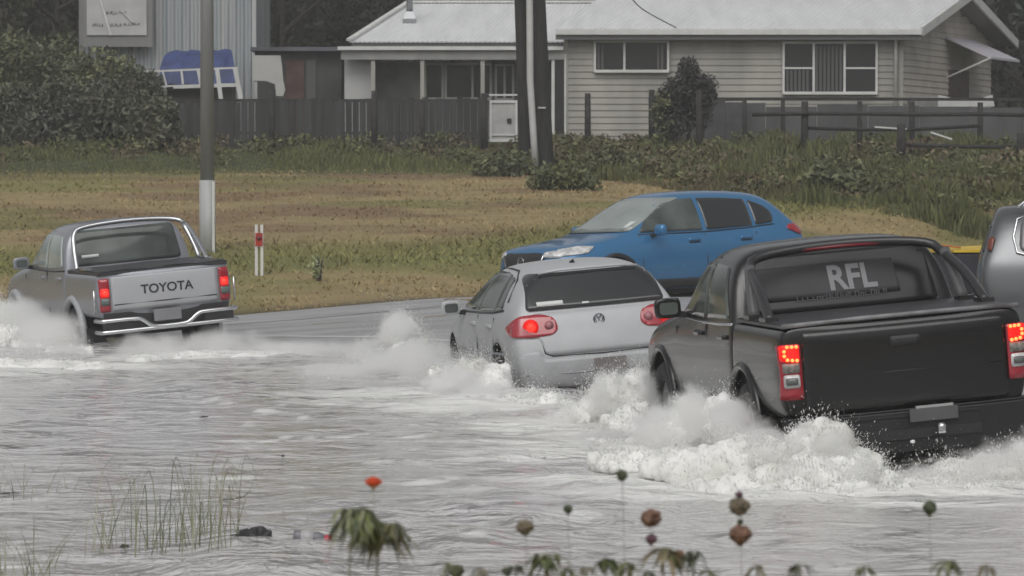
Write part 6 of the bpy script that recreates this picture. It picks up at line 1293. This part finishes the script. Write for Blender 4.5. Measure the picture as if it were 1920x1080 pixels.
# reeds standing in the water at the left
def reeds(label, px0, px1, pyb, pyt, d, nb, seed, arch=.5):
    c_ = P((px0+px1)/2, pyb, d); t = thing('reed_clump', label, 'reeds', (c_.x, d, 0), 'reed clumps standing in the flood'); r = random.Random(seed); x0, x1 = P(px0,pyb,d).x-c_.x, P(px1,pyb,d).x-c_.x; H = P(px0,pyt,d).z
    for col, share in (((.20,.21,.12), .5), ((.11,.12,.07), .3), ((.34,.34,.26), .2)):
        mb = MB()
        for k in range(int(nb*share)):
            x = r.uniform(x0, x1); y = r.uniform(-.5,.5); h = H*r.uniform(.35,1)**1.2; ln = r.uniform(-1,1)*arch*h; dr = r.random() < .35; pts = []
            for i in range(8): u = i/7; pts.append(Vector((x+ln*u**2, y, -.15+(h+.15)*(math.sin(u*math.pi*.85)/math.sin(math.pi*.5) if dr else u))))
            w_ = r.uniform(.0018,.0045); vs = []
            for i, q in enumerate(pts): ww = w_*(1-.8*i/7); vs += [q-Vector((ww,0,0)), q+Vector((0,ww*.7,0)), q+Vector((ww,0,0))]
            fs = []
            for i in range(7): a = 3*i; fs += [(a,a+1,a+4,a+3),(a+1,a+2,a+5,a+4)]
            mb.add(vs, fs, True)
        mb.build('blades', mat('reed', col, .7, var=.2, vscale=10), t)
reeds('sparse arching reeds in the water left of the black debris', 175, 300, 1030, 850, 20.5, 30, 1, .8)
reeds('thicker pale reeds just left of the black debris', 300, 445, 1032, 850, 20.6, 60, 2, .45)
reeds('low bent reeds at the bottom left corner', -10, 110, 1078, 960, 19.0, 30, 3, .9)
reeds('thin grass arch between the debris and the leafy plant', 530, 590, 985, 925, 22.3, 6, 4, .9)
reeds('few grey reeds at the far left of the flood', -5, 120, 930, 830, 24, 14, 5, .8)
# flotsam
def lump(name, label, px, py, L, h, col, seed, cat='debris', rot=0):
    d = CAMZ*FPX/(py-347); p = P(px, py, d); bm = bmesh.new(); bmesh.ops.create_icosphere(bm, subdivisions=4, radius=1)
    for v in bm.verts:
        q = noise.fractal(v.co*1.7+Vector((seed*3,0,0)), .8, 2, 4); v.co = Vector((v.co.x*L/2*(1+.3*q), v.co.y*L*.22*(1+.3*q), v.co.z*h*(.8+.6*q)))
    o = bm_obj(name, bm, mat(name, col, .6, var=.4, vscale=12)); o.location = (p.x, d, .0); o.rotation_euler = (0,0,rot); tag(o, label, cat); return o
lump('driftwood', 'black broken log floating left of the grey bottle', 470, 1019, .27, .085, (.022,.022,.024), 1)
lump('driftwood', 'small dark twig scrap floating above the grey bottle', 532, 1003, .08, .012, (.04,.04,.045), 2)
lump('driftwood', 'small dark clump at the foot of the sparse reeds', 234, 1026, .05, .015, (.05,.05,.03), 3)
lump('driftwood', 'flat dark scrap on the water under the silver pickup', 383, 783, .09, .012, (.05,.05,.05), 4)
lump('driftwood', 'tiny dark speck on the open water left of centre', 530, 856, .02, .014, (.03,.03,.03), 5)
lump('driftwood', 'flat dark scrap beside a slanting twig', 426, 938, .09, .008, (.04,.04,.035), 6)
lump('driftwood', 'dark flat scrap at the far left of the water', 18, 926, .15, .008, (.05,.05,.045), 7)
d = CAMZ*FPX/(936-347); a = P(442,935,d); b_ = P(470,918,d); mb = MB(); mb.tube([(a.x,d,.0),(a.x*.5+b_.x*.5,d,.012),(b_.x,d,P(470,920,d).z)], [.005,.002], 6); tag(mb.build('twig', mat('twig', (.045,.045,.04), .8)), 'thin dark twig slanting out of the water', 'twig')
d = CAMZ*FPX/(1021-347); c_ = P(594,1017,d); bt = thing('floating_bottle', 'pale grey plastic bottle with a red cap floating on its side', 'bottle', (c_.x-.03, d, .035))
T = Matrix.Scale(1.2,4)@Matrix.Rotation(R(6),4,'Y')@Matrix.Rotation(R(90),4,'Y'); mb = MB(); mb.lathe([(0,-.085),(.026,-.083),(.030,-.070),(.030,.035),(.022,.055),(.013,.062),(.013,.066)], 20, T); mb.build('bottle_body', mat('bottle_plastic', (.17,.17,.185), .35, var=.1), bt)
mb = MB(); mb.lathe([(.0135,.060),(.018,.062),(.020,.066),(.020,.092),(.016,.096),(0,.096)], 18, T); mb.build('cap', mat('red_cap', (.50,.02,.05), .4), bt)
mb = MB(); mb.lathe([(.0305,-.05),(.0312,-.05),(.0312,.01),(.0305,.01)], 20, T); mb.build('label_band', mat('grey_label', (.40,.39,.40), .5), bt)

# ------------------------------------------------------------------ rain-grey air
HAZE = .0010
mb = MB(); mb.box((-60,-6,-3.5), (60,142,24)); m = bpy.data.materials.new('haze_air'); m.use_nodes = True; n = m.node_tree; n.nodes.remove(n.nodes['Principled BSDF']); out = n.nodes['Material Output']
pv = n.nodes.new('ShaderNodeVolumePrincipled'); pv.inputs['Color'].default_value = (.95,.96,.97,1); pv.inputs['Density'].default_value = HAZE; pv.inputs['Anisotropy'].default_value = .2; n.links.new(pv.outputs[0], out.inputs['Volume'])
hz_o = mb.build('haze', m); tag(hz_o, kind='stuff')
